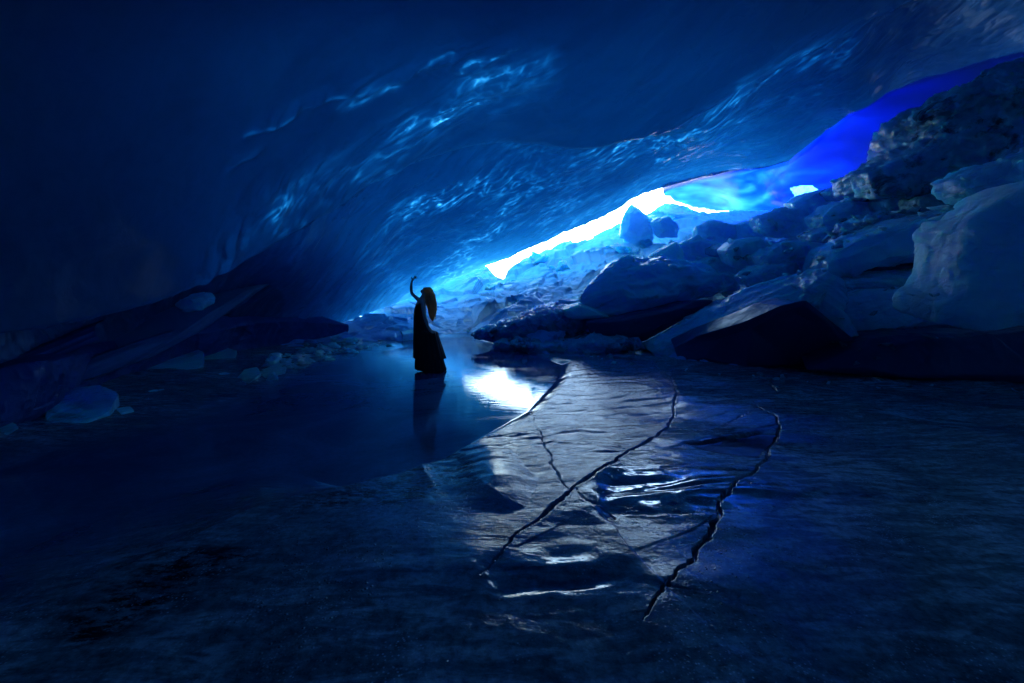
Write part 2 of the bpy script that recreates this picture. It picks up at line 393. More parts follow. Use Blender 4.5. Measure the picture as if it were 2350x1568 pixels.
# ------------------------------------------------------------------ the lower layer of the ceiling, down to the lip over the slit of daylight
L2 = [(-900, 1500), (-400, 1250), (0, 980), (200, 895), (400, 830), (600, 796), (760, 758), (860, 727), (930, 702), (985, 683), (1010, 668), (1060, 645), (1100, 630), (1130, 619), (1180, 596), (1230, 572),
      (1262, 561), (1300, 541), (1340, 527), (1375, 513), (1400, 500), (1425, 487), (1450, 466), (1480, 453), (1518, 442), (1560, 432), (1600, 421), (1650, 413), (1700, 403), (1760, 394), (1810, 382),
      (1850, 350), (1900, 305), (1950, 268), (2050, 215), (2225, 160), (2350, 128), (3200, -200)]
l2 = curve(L2)
def build_lower():
    us = ucols(-900, 3200, 2.4); n = 330
    jag = 2.2 * fbm(us * .03, us * 0, us * 0, 4, 4) + 1.1 * fbm(us * .2, us * 0, us * 0, 2, 14)
    lo = l2(us) + jag; hi = np.minimum(e1(us) - 42, lo - 60)
    t = np.linspace(0, 1, n)
    U = np.repeat(us[None], n, 0); V = lo[None] + (hi - lo)[None] * t[:, None]
    D = low_depth(U, V)
    X, Y, Z = pt(U, V, D)
    LD = (.72, -.25, .66)
    a, b, c = stria_coords(X, Y, Z, LD)
    w = fbm(X * .4, Y * .4, Z * .4, 3, 55)
    st = ridged(a * .55 + w * .7, b * 2.1 + w * 1.6, c * 2.1, 3, 61)
    st2 = ridged(a * 1.1 + w, b * 5 + w * 2, c * 5, 2, 67)
    amp = .55 + .45 * np.exp(-((U - 1000) / 330) ** 2 - ((V - 480) / 160) ** 2)
    ds, _, _ = seg_dist(U, V, [(1500, 322), (1570, 300), (1700, 228), (1850, 150), (2000, 95)])
    amp = amp + .9 * np.exp(-(ds / 55) ** 2)
    d = .12 * (st - .4) * amp + .035 * (st2 - .4) * amp + .28 * fbm(X * .3, Y * .3, Z * .3, 3, 71) + .02 * fbm(X * 3, Y * 3, Z * 3, 3, 72)
    lipd = np.clip((V - lo[None]) * -1 / 16., 0, 1)
    d = d * np.minimum(1, .15 + lipd) - .35 * (1 - np.sqrt(1 - (1 - lipd) ** 2))
    Nn = grid_normals(X, Y, Z)
    X, Y, Z = X + Nn[..., 0] * d, Y + Nn[..., 1] * d, Z + Nn[..., 2] * d
    rl = .2 + .8 * smooth01(1740, 1600, us); rows = [(X[0] + .5 * q * rl, Y[0] + 8. * q * rl, Z[0] + 2.4 * q * rl + .15 * np.sin(q * 9) * rl) for q in np.linspace(1, .06, 8)]  # unseen roof run added past the lip to shade the rubble crest
    X = np.vstack([np.array([r[0] for r in rows]), X]); Y = np.vstack([np.array([r[1] for r in rows]), Y]); Z = np.vstack([np.array([r[2] for r in rows]), Z])
    Uf = np.vstack([np.repeat(us[None], 8, 0), U]); Vf = np.vstack([np.repeat(lo[None], 8, 0), V])
    dl = np.maximum(lo[None] - Vf, 0)              # distance in from the lip
    nearlip = 8.2 + 3.4 * smooth01(1060, 1300, Uf) + 2 * smooth01(1850, 2100, Uf)
    dep = nearlip + (18 - nearlip) * (1 - np.exp(-dl / 75.)) + 8 * smooth01(900, 350, Uf) + 9 * smooth01(960, 600, Uf) * smooth01(540, 670, Vf) + 8 * smooth01(1650, 2150, Uf)  # glow near the lip and dark left side painted into the depth
    dep -= 1.6 * np.exp(-((Uf - 1060) / 110) ** 2) * np.exp(-dl / 40.)
    dep += 1.0 * fbm(X * .35, Y * .35, Z * .35, 4, 87)
    dep[:8] = 3.8 + fbm(X[:8] * .5, Y[:8] * .5, Z[:8], 3, 3)  # added roof run kept thin to let azure light onto the rubble
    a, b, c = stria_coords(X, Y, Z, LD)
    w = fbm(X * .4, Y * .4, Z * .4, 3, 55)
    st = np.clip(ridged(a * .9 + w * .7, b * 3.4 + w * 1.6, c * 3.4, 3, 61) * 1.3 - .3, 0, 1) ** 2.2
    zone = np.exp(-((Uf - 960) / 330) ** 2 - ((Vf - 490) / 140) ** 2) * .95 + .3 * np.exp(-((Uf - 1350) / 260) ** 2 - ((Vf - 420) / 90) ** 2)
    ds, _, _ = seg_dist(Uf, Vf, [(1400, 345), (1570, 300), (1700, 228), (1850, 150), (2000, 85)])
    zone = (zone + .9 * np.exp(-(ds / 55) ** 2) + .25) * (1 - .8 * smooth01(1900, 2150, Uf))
    dep = dep - 8 * (.45 * st + .9 * np.clip(ridged(a * 1.6 + w, b * 9 + w * 3, c * 9, 2, 66) * 1.3 - .3, 0, 1) ** 2) * zone * smooth01(-.4, .3, fbm(a * .5, b, c, 3, 64))  # pale highlight streaks painted in by lowering the depth
    X, Y, Z, (dep, gr_) = skirt([dep, np.stack([a, b, c], -1)], X, Y, Z, (-14, -8, -1), (14, -5, 1.))
    return grid_mesh('ice_overhang', X, Y, Z, M['lower'], attrs={'painted_depth': np.maximum(dep, .4), 'grain': gr_})
tag(build_lower(), 'rippled blue layer of the ice ceiling ending in a lip over the daylight slit', None, None, 'structure')

# ------------------------------------------------------------------ dark foot of the left wall
def build_left_wall():
    us = ucols(-900, 800, 2.8); n = 150
    up = curve([(-900, 1100), (-400, 950), (0, 820), (200, 790), (400, 755), (520, 735), (640, 724), (740, 732), (800, 746)])(us)
    lo = curve([(-900, 1500), (-400, 1200), (0, 1000), (100, 952), (200, 905), (300, 868), (400, 838), (500, 818), (600, 802), (700, 785), (800, 754)])(us) + 5
    f = tps([(-400, 860, 3.9), (0, 742, 5.2), (200, 700, 6.6), (400, 665, 8.4), (520, 655, 9.6), (640, 668, 11.5), (760, 688, 13.5), (850, 694, 14.5), (926, 700, 15.2),
             (-400, 1250, 2.9), (0, 1000, 4.7), (200, 905, 6.7), (400, 838, 9.3), (600, 802, 11.9), (800, 760, 14.5), (300, 800, 8.0), (550, 765, 11), (100, 850, 5.2), (900, 722, 15.3)])
    t = np.linspace(0, 1, n)
    U = np.repeat(us[None], n, 0); V = lo[None] + (up - lo)[None] * t[:, None]
    X, Y, Z = pt(U, V, f(U, V))
    fc, gap = facets(X * 1.6, Y * 1.6, Z * 1.6, 3)
    d = .03 * fc + .16 * fbm(X * .6, Y * .6, Z * .6, 4, 15) + .02 * ridged(X * 5, Y * 5, Z * 5, 2, 16) - .5 * np.clip((t[:, None] - .8) / .2, 0, 1) ** 2
    d = d * np.clip((800 - U) / 90, .1, 1)
    Nn = grid_normals(X, Y, Z)
    X, Y, Z = X + Nn[..., 0] * d, Y + Nn[..., 1] * d, Z + Nn[..., 2] * d
    tp = np.clip((800 - us) / 420., 0, 1); rows = [(X[-1] - .3 * q * tp, Y[-1] + 1.6 * q * tp, Z[-1] + (.35 * tp - .25 * (1 - tp)) * q) for q in (.3, .6, 1)]
    X = np.vstack([X] + [r[0][None] for r in rows]); Y = np.vstack([Y] + [r[1][None] for r in rows]); Z = np.vstack([Z] + [r[2][None] for r in rows])
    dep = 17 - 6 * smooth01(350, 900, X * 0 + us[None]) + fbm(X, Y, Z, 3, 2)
    return grid_mesh('cave_wall', X, Y, Z, M['wall'], attrs={'painted_depth': dep})
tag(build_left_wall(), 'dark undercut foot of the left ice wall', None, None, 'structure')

# ------------------------------------------------------------------ thin vivid blue ice behind the lip, with a window to the sky
def build_back():
    us = np.concatenate([np.arange(1500, 2440, 2.2), np.arange(2440, 3300, 12)]); vs = np.concatenate([np.arange(-360, 40, 8), np.arange(40, 600, 2.2), np.arange(600, 920, 12)])
    U, V = np.meshgrid(us, vs)
    jag = 2.0 * fbm(U * .05, V * .05, U * 0, 4, 44)
    low = [(1515, 400), (1518, 444), (1521, 453), (1537, 454), (1544, 462), (1560, 468), (1585, 479), (1609, 481), (1643, 488), (1680, 490), (1690, 780), (2440, 860), (3300, 915)]
    outline = low + [(float(q), float(l2(q)) - 25) for q in (3299, 2900, 2600, 2350, 2225, 2050, 1950, 1900, 1850, 1810, 1760, 1700, 1600, 1515)]
    hole = [(1812, 433), (1835, 428), (1858, 428), (1875, 437), (1888, 446), (1898, 452), (1904, 460), (1904, 472), (1895, 472), (1880, 463), (1850, 470), (1826, 462), (1822, 448)]
    inside = in_poly(U + jag, V + jag, outline) & ~in_poly(U + jag * .7, V + jag * .7, hole)
    f = tps([(1500, 440, 24), (1500, 380, 22), (1640, 485, 27), (1800, 440, 25), (1920, 470, 24), (1800, 380, 22), (2000, 330, 19), (2000, 240, 16.5), (2225, 160, 15), (2350, 100, 14), (2350, 400, 17), (2600, 300, 13), (3300, 100, 9.8), (1700, 600, 27), (1700, 420, 21), (1700, 760, 26), (2000, 620, 19), (2350, 700, 15.5), (3300, 900, 9.5)])
    bl = smooth01(0, 18, l2(U) - V)
    X, Y, Z = pt(U, V, f(U, V) * (1 - bl) + (low_depth(U, V) + .55) * bl)
    d = .5 * fbm(X * .25, Y * .25, Z * .5, 3, 5) + .22 * ridged(X * .35, Y * .35, Z * 1.3, 3, 7)
    Y = Y - d * (1 - bl)
    keep = inside[:-1, :-1] & inside[1:, :-1] & inside[:-1, 1:] & inside[1:, 1:]
    edge = seg_dist(U, V, outline[1:10])[0]; hd = seg_dist(U, V, hole + [hole[0]])[0]
    dep = 4.2 + 4.8 * (1 - np.exp(-edge / 110)) + 5.0 * smooth01(1720, 2050, U) + 12 * smooth01(1880, 2260, U) + 3 * smooth01(300, 60, V)  # bright left edge and dark right side painted into the depth
    dep = dep - .8 * np.exp(-hd / 14) + 2.6 * fbm(X * .3, Y * .3, Z * .9, 4, 13) + 3.2 * ridged(X * .5, Y * .5, Z * 2, 4, 14)
    o = grid_mesh('back_wall', X, Y, Z, M['violet'], keep=keep, attrs={'painted_depth': np.maximum(dep, .2)})
    s = o.modifiers.new('thick', 'SOLIDIFY'); s.thickness = .0; o.modifiers.remove(s)
    return o
tag(build_back(), 'thin vivid blue ice wall behind the lip, pierced by a small window to the sky', None, None, 'structure')

# ------------------------------------------------------------------ rubble slope
SLIFT = 19
S = [(640, 600), (925, 600), (1010, 590), (1060, 588), (1100, 598), (1122, 614), (1132, 629), (1150, 640), (1158, 640), (1165, 630), (1200, 612), (1230, 605), (1262, 590), (1290, 576), (1310, 572), (1325, 580), (1340, 572), (1360, 562),
     (1385, 548), (1420, 532), (1440, 520), (1500, 505), (1560, 510), (1600, 508), (1650, 512), (1700, 508), (1780, 495), (1850, 478), (1900, 462), (1960, 440), (2000, 415), (2060, 370), (2110, 325), (2135, 285), (2150, 245), (2190, 215), (2250, 190), (2350, 150), (3000, 0), (4200, -400)]
G0 = [(640, 800), (760, 800), (840, 795), (950, 782), (1070, 772), (1180, 800), (1300, 828), (1470, 806), (1560, 838), (1830, 858), (2100, 872), (2350, 885), (3000, 940), (4200, 1140)]
ground_line = curve(G0)
sil0 = curve(S); sil = lambda u: sil0(u) - SLIFT * smooth01(1150, 1200, u) * smooth01(1700, 1500, u)
slope_pts = [(u, v, gy(v) + .1) for u, v in G0] + [(640, 715, 17.5), (840, 705, 18.5), (925, 690, 19), (1010, 682, 20), (1130, 629, 21), (1290, 576, 21.5), (1420, 532, 21.5), (1560, 510, 22), (1700, 508, 21), (1850, 478, 19), (1960, 440, 16.5), (2060, 370, 13.5), (2150, 245, 12),
             (2350, 150, 10.8), (3000, 0, 7.5), (4200, -400, 4.4), (1100, 700, 17.5), (1300, 700, 15.5), (1500, 650, 16), (1700, 600, 15.5), (1900, 560, 12.8), (2100, 480, 11.4), (2300, 400, 10.2), (1600, 750, 11.5), (1800, 760, 10), (2000, 700, 10), (2200, 650, 9.2), (2350, 600, 8.8), (2350, 780, 7.8)]
slope_depth = tps(slope_pts)
def slope_grid(us, n, power=1.):
    hi = sil(us); lo = ground_line(us) + 12
    t = np.linspace(0, 1, n) ** power
    U = np.repeat(us[None], n, 0); V = lo[None] + (hi - lo)[None] * t[:, None]
    return U, V, t
def slope_disp(X, Y, Z, t):
    f1, g1 = facets(X * .55, Y * .55, Z * .9, 40, 1.3); f2, g2 = facets(X * 1.5, Y * 1.5, Z * 1.8, 50, 1.1); f3, g3 = facets(X * 4, Y * 4, Z * 4, 60)
    d = .30 * f1 + .12 * f2 + .035 * f3 - .05 * np.exp(-g1 * 14) - .03 * np.exp(-g2 * 10) + .12 * fbm(X * .7, Y * .7, Z * .7, 3, 42)
    return d
def build_slope():
    us = ucols(640, 4200, 2.3); n = 330
    U, V, t = slope_grid(us, n)
    X, Y, Z = pt(U, V, slope_depth(U, V))
    d = slope_disp(X, Y, Z, t)
    env = np.clip(t[:, None] / .06, 0, 1) * (.35 + .65 * np.clip((1 - t[:, None]) / .1, 0, 1)) * (1 - .45 * smooth01(1300, 900, U))
    Nn = grid_normals(X, Y, Z)
    d = d * env
    X, Y, Z = X + Nn[..., 0] * d, Y + Nn[..., 1] * d, Z + Nn[..., 2] * d
    rows = [(X[-1] + .1 * q, Y[-1] + 3.5 * q, Z[-1] - 1.5 * q * q - .2 * q) for q in (.15, .35, .6, 1)]
    X = np.vstack([X] + [r[0][None] for r in rows]); Y = np.vstack([Y] + [r[1][None] for r in rows]); Z = np.vstack([Z] + [r[2][None] for r in rows])
    return grid_mesh('rubble_slope', X, Y, Z, M['slope'])
tag(build_slope(), 'slope of fractured blue ice rising to the slit', None, None, 'structure')

# ------------------------------------------------------------------ frozen floor
def fl(pts):                      # picture points on the floor -> metres
    return [pt(u, v, gy(v))[:2] for u, v in pts]
CRACKS = [(fl([(1495, 830), (1505, 850), (1540, 875), (1553, 915), (1545, 960), (1530, 985), (1538, 1000), (1500, 1035), (1440, 1085), (1380, 1140), (1320, 1190), (1280, 1230), (1240, 1280), (1200, 1330), (1160, 1385), (1110, 1450)]), .021, .03),
          (fl([(1730, 855), (1745, 875), (1765, 890), (1783, 915)]), .02, .03),
          (fl([(1735, 940), (1745, 955), (1775, 970), (1793, 993), (1780, 1020), (1762, 1060), (1755, 1100), (1735, 1130), (1700, 1165), (1675, 1200), (1655, 1240), (1635, 1285), (1625, 1340), (1590, 1390), (1555, 1440), (1500, 1530), (1470, 1600)]), .019, .03),
          (fl([(1216, 955), (1235, 1010), (1250, 1060), (1262, 1100), (1280, 1140), (1290, 1175), (1303, 1200)]), .010, .012),
          (fl([(1540, 1002), (1600, 1004), (1640, 995), (1690, 975), (1735, 955)]), .012, .015),
          (fl([(1515, 840), (1540, 858), (1548, 880)]), .012, .01),
          (fl([(1793, 990), (1850, 982), (1950, 985)]), .012, .012),
          (fl([(1440, 1085), (1422, 1062), (1385, 1052), (1340, 1062), (1300, 1050)]), .006, .008), (fl([(1700, 1165), (1740, 1180), (1790, 1172), (1850, 1190)]), .006, .008),
          (fl([(1530, 985), (1500, 972), (1450, 985), (1400, 978)]), .006, .008), (fl([(1320, 1190), (1340, 1230), (1400, 1260), (1420, 1300)]), .006, .008)]
EDGES = [(fl([(1765, 935), (1850, 915), (1950, 895), (2100, 885), (2400, 890)]), .035, .14, .8),
         (fl([(1800, 992), (1860, 984), (1950, 985), (2100, 965), (2400, 960)]), .03, .12, .6),
         (fl([(1640, 1255), (1720, 1205), (1800, 1205), (1880, 1185), (1960, 1195), (2150, 1215), (2400, 1260)]), .016, .08, .4),
         (fl([(1380, 1290), (1350, 1250), (1370, 1200), (1420, 1150), (1500, 1135)]), .03, .06, .25),
         (fl([(-200, 1520), (200, 1420), (560, 1290), (800, 1215), (1000, 1170)]), .006, .12, .4),
         (fl([(740, 1475), (900, 1440), (1010, 1432), (1110, 1445), (1180, 1440), (1280, 1462), (1380, 1450), (1470, 1462)]), .010, .04, .22),
         (fl([(1100, 1600), (1150, 1500), (1120, 1440), (1180, 1380)]), .02, .05, .2),
         (fl([(1560, 1052), (1640, 1040), (1700, 1015), (1770, 1003)]), .02, .02, .3),
         (fl([(400, 1080), (700, 1100), (830, 1030), (1060, 1000), (1220, 950)]), .006, .3, .6)]
TILT = fl([(1000, 1085), (1080, 1055), (1130, 1075), (1185, 1170), (1155, 1235), (1070, 1220)])
POOL = fl([(300, 1000), (500, 920), (680, 860), (820, 805), (950, 782), (1070, 775), (1180, 800), (1300, 838), (1300, 855), (1285, 885), (1225, 950), (1130, 1005), (1010, 1075), (900, 1130), (800, 1155), (600, 1165), (300, 1280), (-300, 1500), (-300, 1100)])
SLAB = fl([(1300, 838), (1290, 885), (1225, 950), (1010, 1075), (800, 1155), (900, 1350), (1200, 1400), (1320, 1200), (1540, 1000), (1553, 915), (1500, 835)])
HUM = fl([(1400, 1135), (1560, 1140), (1700, 1150), (1760, 1200), (1700, 1250), (1500, 1255), (1380, 1240)])
HUM2 = fl([(1110, 1420), (1300, 1400), (1470, 1440), (1460, 1500), (1250, 1500), (1120, 1470)])
HUM3 = fl([(760, 1440), (1000, 1425), (1100, 1440), (1090, 1480), (780, 1470)])
DARK = fl([(1565, 1052), (1640, 1030), (1740, 1005), (1790, 1010), (1765, 1060), (1740, 1090), (1640, 1075)])
def floor_z(X, Y):
    z0 = X * 0
    d = .05 * fbm(X * .35, Y * .35, z0, 3, 101) + .012 * fbm(X * 1.3, Y * 2.2, z0, 3, 102)
    pool = poly_mask(X, Y, POOL, .2 + 1.2 * smooth01(-.8, -2.2, X))
    slab = poly_mask(X, Y, SLAB, .25)
    d = d * (1 - .93 * pool)
    near = smooth01(6.0, 1.2, Y)
    d += (1 - pool) * (.06 + .20 * near)                      # thick plates stand above the frozen pool
    rip = ridged(X * 1.6 + fbm(X, Y, z0, 2, 7) * .8, Y * 7 + fbm(X * 1.1, Y * 1.1, z0, 3, 8) * 2.2 - X * 2, z0, 2, 110)
    d += slab * .016 * (rip - .4) * smooth01(3.0, 4.2, Y) + (1 - pool) * .012 * fbm(X * 2.2, Y * 2.6, z0, 4, 112)
    for poly, amp in ((HUM, .038), (HUM2, .030), (HUM3, .022)):
        hm = poly_mask(X, Y, poly, .35)
        d += hm * amp * (fbm(X * 2.0 + 3 * fbm(X * .8, Y * 1.2, z0, 2, 121), Y * 4.6, z0, 2, 120) + .5)
    dk = poly_mask(X, Y, DARK, .03)
    d -= dk * .01
    # long low swells on the right and near the viewer
    d += (1 - pool) * .05 * vnoise(X * .55 + 4, Y * .9 + .7 * X, z0, 130) * smooth01(.3, 2.5, X)
    wx = .05 * fbm(X * 3.5, Y * 3.5, z0, 5, 140, .7); wy = .05 * fbm(X * 3.5 + 9, Y * 3.5, z0, 5, 141, .7)
    tm = poly_mask(X, Y, TILT, .3); xc, yc = pt(1070, 1130, gy(1130))[:2]
    d += tm * (.22 * (X - xc) - .015 * (Y - yc))
    crk = X * 0
    ex, ey = X + .12 * fbm(X * 1.5, Y * 1.5, z0, 3, 160), Y + .12 * fbm(X * 1.5, Y * 1.5, z0, 3, 161)
    for ln, h, w, Ld in EDGES:
        ds, tt, sd = seg_dist(ex, ey, ln)
        d += h * np.tanh(ds * sd / w) * np.exp(-ds / Ld) * np.sin(np.clip(tt, .02, .98) * math.pi) ** .5
    for ln, w, dp in CRACKS:
        ds, tt, sd = seg_dist(X + wx, Y + wy, ln)
        wv = .75 * w * (.12 + .88 * np.sin(np.clip(tt, .0, 1) * math.pi) ** .7) * (1 + .3 * vnoise(tt * 31, z0, z0, 9))
        prof = smooth01(wv * 1.0, wv * .55, ds)
        d -= dp * prof; crk = np.maximum(crk, prof)
        d += .004 * (w > .02) * np.exp(-(ds / (wv * 1.4)) ** 2) * (1 - prof) * (1 + sd)
    return d, crk
def build_floor():
    us = ucols(-260, 2610, 2.0, coarse=8)
    vs = np.concatenate([np.linspace(700, 760, 20, endpoint=False), np.arange(760, 1100, 1.6), np.arange(1100, 1700, 2.4), np.arange(1700, 2300, 14)])
    U, V = np.meshgrid(us, vs)
    Y = gy(V); X = (U - CX) / F * Y
    Z, crk = floor_z(X, Y)
    pool = poly_mask(X, Y, POOL, .14 + .9 * smooth01(950, 500, U)); hum = np.maximum(poly_mask(X, Y, HUM, .25), poly_mask(X, Y, HUM2, .25))
    hum = np.maximum(hum, poly_mask(X, Y, HUM3, .2)); slab = poly_mask(X, Y, SLAB, .1)
    gls = poly_mask(X, Y, TILT, .2); slab = slab * (1 - gls)
    dirt = smooth01(-.3, .2, fbm(X * 1.1, Y * 2.0, X * 0, 4, 150)) * np.exp(-(seg_dist(U, V, [(200, 1600), (420, 1420), (620, 1310), (900, 1200), (1050, 1130)])[0] / 75) ** 2) * 1.2
    dirt = np.maximum(dirt, .8 * smooth01(.0, .4, fbm(X * 2, Y * 3, X * 0, 4, 152)) * np.exp(-(seg_dist(U, V, [(1050, 1390), (1150, 1350)])[0] / 60) ** 2))
    clr = poly_mask(X, Y, DARK, .05); pool = pool * 1.
    return grid_mesh('frozen_floor', X, Y, Z, M['floor'], attrs={'pool': pool, 'hum': hum, 'slab': slab, 'dirt': np.clip(dirt, 0, 1), 'crack': crk, 'clear': clr, 'gloss': gls, 'matt': smooth01(1500, 2000, U) * (1 - hum), 'mid': np.exp(-((U - 1080) / 330) ** 2) * smooth01(1560, 1250, V)})

def floor_material():
    m, t, N, L = nt('floor_ice')
    out = N.new('ShaderNodeOutputMaterial'); pr = N.new('ShaderNodeBsdfPrincipled')
    def at(n):
        a = N.new('ShaderNodeAttribute'); a.attribute_name = n; return a.outputs['Fac']
    pool, hum, slab, dirt, crk = at('pool'), at('hum'), at('slab'), at('dirt'), at('crack')
    v0 = coords(N, L); vs = coords(N, L, (1, 3.6, 1), (0, 0, -.9))
    cl = noise(N, L, v0, .8, 7, .6, .8); st = noise(N, L, vs, 3.5, 6, .6, .6); gr = noise(N, L, v0, 38, 3, .6); gr2 = noise(N, L, v0, 120, 2, .5)
    dry = mixc(N, L, ramp(N, L, cl, [(.35, (0, 0, 0)), (.68, (1, 1, 1))]), (.04, .17, .22), (.20, .50, .60))
    dry = mixc(N, L, ramp(N, L, st, [(.42, (0, 0, 0)), (.56, (.85, .85, .85))]), dry, (.03, .12, .16))
    c = mixc(N, L, slab, dry, mixc(N, L, st, (.04, .15, .30), (.10, .30, .50)))
    wet = mixc(N, L, ramp(N, L, cl, [(.4, (0, 0, 0)), (.7, (1, 1, 1))]), (.010, .08, .18), (.035, .18, .34))
    c = mixc(N, L, mathn(N, L, 'MULTIPLY', at('mid'), .7), c, mixc(N, L, cl, (.05, .20, .32), (.12, .40, .58)))
    c = mixc(N, L, pool, c, wet)
    grit = ramp(N, L, noise(N, L, coords(N, L, (1, 2, 1), (0, 0, .5)), 9, 6, .75), [(.45, (0, 0, 0)), (.56, (1, 1, 1))])
    c = mixc(N, L, mathn(N, L, 'MULTIPLY', dirt, grit), c, (.004, .006, .008))
    c = mixc(N, L, at('clear'), c, (.006, .03, .06))
    v2 = N.new('ShaderNodeTexVoronoi'); v2.inputs['Scale'].default_value = 60; L.new(v0, v2.inputs['Vector'])
    spk = mathn(N, L, 'MULTIPLY', ramp(N, L, v2.outputs['Distance'], [(.12, (1, 1, 1)), (.3, (0, 0, 0))]), ramp(N, L, noise(N, L, v0, 2.1, 5, .7), [(.5, (0, 0, 0)), (.62, (1, 1, 1))]))
    c = mixc(N, L, mathn(N, L, 'MULTIPLY', spk, mathn(N, L, 'SUBTRACT', .8, mathn(N, L, 'MULTIPLY', pool, .8))), c, (.35, .70, .85))
    fine_ = ramp(N, L, noise(N, L, v0, 22, 6, .75), [(.35, (.45, .45, .45)), (.65, (1.3, 1.3, 1.3))])
    c = mixc(N, L, mathn(N, L, 'SUBTRACT', 1., mathn(N, L, 'MULTIPLY', pool, .7)), c, fine_, 'MULTIPLY')
    c = mixc(N, L, crk, c, (.04, .15, .24))
    L.new(c, pr.inputs['Base Color'])
    # roughness: pool mirror-like with frosted drifts, plates satin, hummocks glassy
    fro = ramp(N, L, noise(N, L, coords(N, L, (1, 1.6, 1)), 1.1, 5, .6, .5), [(.45, (0, 0, 0)), (.62, (1, 1, 1))])
    rp = mathn(N, L, 'MULTIPLY_ADD', fro, .09, .02)
    rd = mathn(N, L, 'MULTIPLY_ADD', gr, .08, .05)
    r = N.new('ShaderNodeMix'); r.data_type = 'FLOAT'; L.new(pool, r.inputs[0]); L.new(rd, r.inputs[2]); L.new(rp, r.inputs[3])
    r2 = N.new('ShaderNodeMix'); r2.data_type = 'FLOAT'; L.new(hum, r2.inputs[0]); L.new(r.outputs[0], r2.inputs[2]); r2.inputs[3].default_value = .04
    rr_ = mathn(N, L, 'MULTIPLY_ADD', at('matt'), .14, r2.outputs[0])
    L.new(mathn(N, L, 'MULTIPLY', rr_, mathn(N, L, 'MULTIPLY_ADD', at('gloss'), -.6, 1.)), pr.inputs['Roughness']); pr.inputs['IOR'].default_value = 1.23; L.new(mathn(N, L, 'MULTIPLY_ADD', hum, 1., mathn(N, L, 'MULTIPLY_ADD', pool, .18, .36)), pr.inputs['Specular IOR Level']); pr.inputs['Specular Tint'].default_value = (.38, .68, 1, 1)
    # bubbles and ripples
    vo = N.new('ShaderNodeTexVoronoi'); vo.inputs['Scale'].default_value = 34; L.new(v0, vo.inputs['Vector'])
    bub = ramp(N, L, vo.outputs['Distance'], [(.0, (1, 1, 1)), (.22, (0, 0, 0))])
    bm = mathn(N, L, 'MULTIPLY', bub, ramp(N, L, noise(N, L, v0, 1.3, 3), [(.48, (0, 0, 0)), (.62, (1, 1, 1))]))
    notpool = mathn(N, L, 'SUBTRACT', 1., pool); nothum = mathn(N, L, 'SUBTRACT', 1., mathn(N, L, 'MULTIPLY', hum, .85))
    rip = noise(N, L, coords(N, L, (1, 4.5, 1), (0, 0, .3)), 6, 4, .55, .8)
    h = mathn(N, L, 'ADD', mathn(N, L, 'MULTIPLY', rip, mathn(N, L, 'MULTIPLY_ADD', slab, 1.3, .1)), mathn(N, L, 'ADD', mathn(N, L, 'MULTIPLY', gr, .5), mathn(N, L, 'MULTIPLY', gr2, .2)))
    h = mathn(N, L, 'ADD', h, mathn(N, L, 'MULTIPLY', bm, 1.6))
    h = mathn(N, L, 'MULTIPLY', mathn(N, L, 'MULTIPLY', h, notpool), nothum)
    b = N.new('ShaderNodeBump'); b.inputs['Strength'].default_value = 1.; b.inputs['Distance'].default_value = .0035; L.new(h, b.inputs['Height'])
    hp = mathn(N, L, 'MULTIPLY', noise(N, L, coords(N, L, (1, 3, 1)), 4, 4), pool)
    b2 = N.new('ShaderNodeBump'); b2.inputs['Strength'].default_value = .12; b2.inputs['Distance'].default_value = .012; L.new(hp, b2.inputs['Height']); L.new(b.outputs[0], b2.inputs['Normal'])
    L.new(b2.outputs[0], pr.inputs['Normal']); L.new(pr.outputs[0], out.inputs[0])
    return m
M['floor'] = floor_material()
tag(build_floor(), 'frozen floor of dark polished ice split by cracks', None, None, 'structure')

# ground outside / far, and the closed rear of the cave behind the viewer
def box_sheet(name, verts, faces, mat):
    me = bpy.data.meshes.new(name); me.from_pydata(verts, [], faces); me.update()
    return link(name, me, mat)
M['snow'] = plain('outside_snow', (.50, .64, .80), .8, .2, 3)
me = bpy.data.meshes.new('ground')
xs = np.linspace(-300, 300, 90); ys = np.concatenate([np.linspace(-14, 60, 40), np.linspace(75, 900, 30)])
Xg, Yg = np.meshgrid(xs, ys)
Zg = -1.2 + .5 * fbm(Xg * .05, Yg * .05, Xg * 0, 3, 1) + 0 * Yg
tag(grid_mesh('ground', Xg, Yg, Zg, M['snow']), 'snow covered ground outside the cave', None, None, 'structure')
az = np.radians(np.linspace(145, 395, 100)); el = np.radians(np.linspace(-14, 90, 40)); A, E = np.meshgrid(az, el)
r = 1 + .06 * fbm(np.cos(A) * 3, np.sin(A) * 3, E * 3, 3, 5)
Xd = np.cos(A) * np.cos(E) ** .6 * (21 * r) + 6; Yd = np.sin(A) * np.cos(E) ** .6 * 16 * r + 1.; Zd = np.sin(E) * 11 * r
tag(grid_mesh('rear_wall', Xd, Yd, Zd, M['shell']), 'translucent ice closing the unseen rear of the cave, set to pass blue fill light', None, None, 'structure')

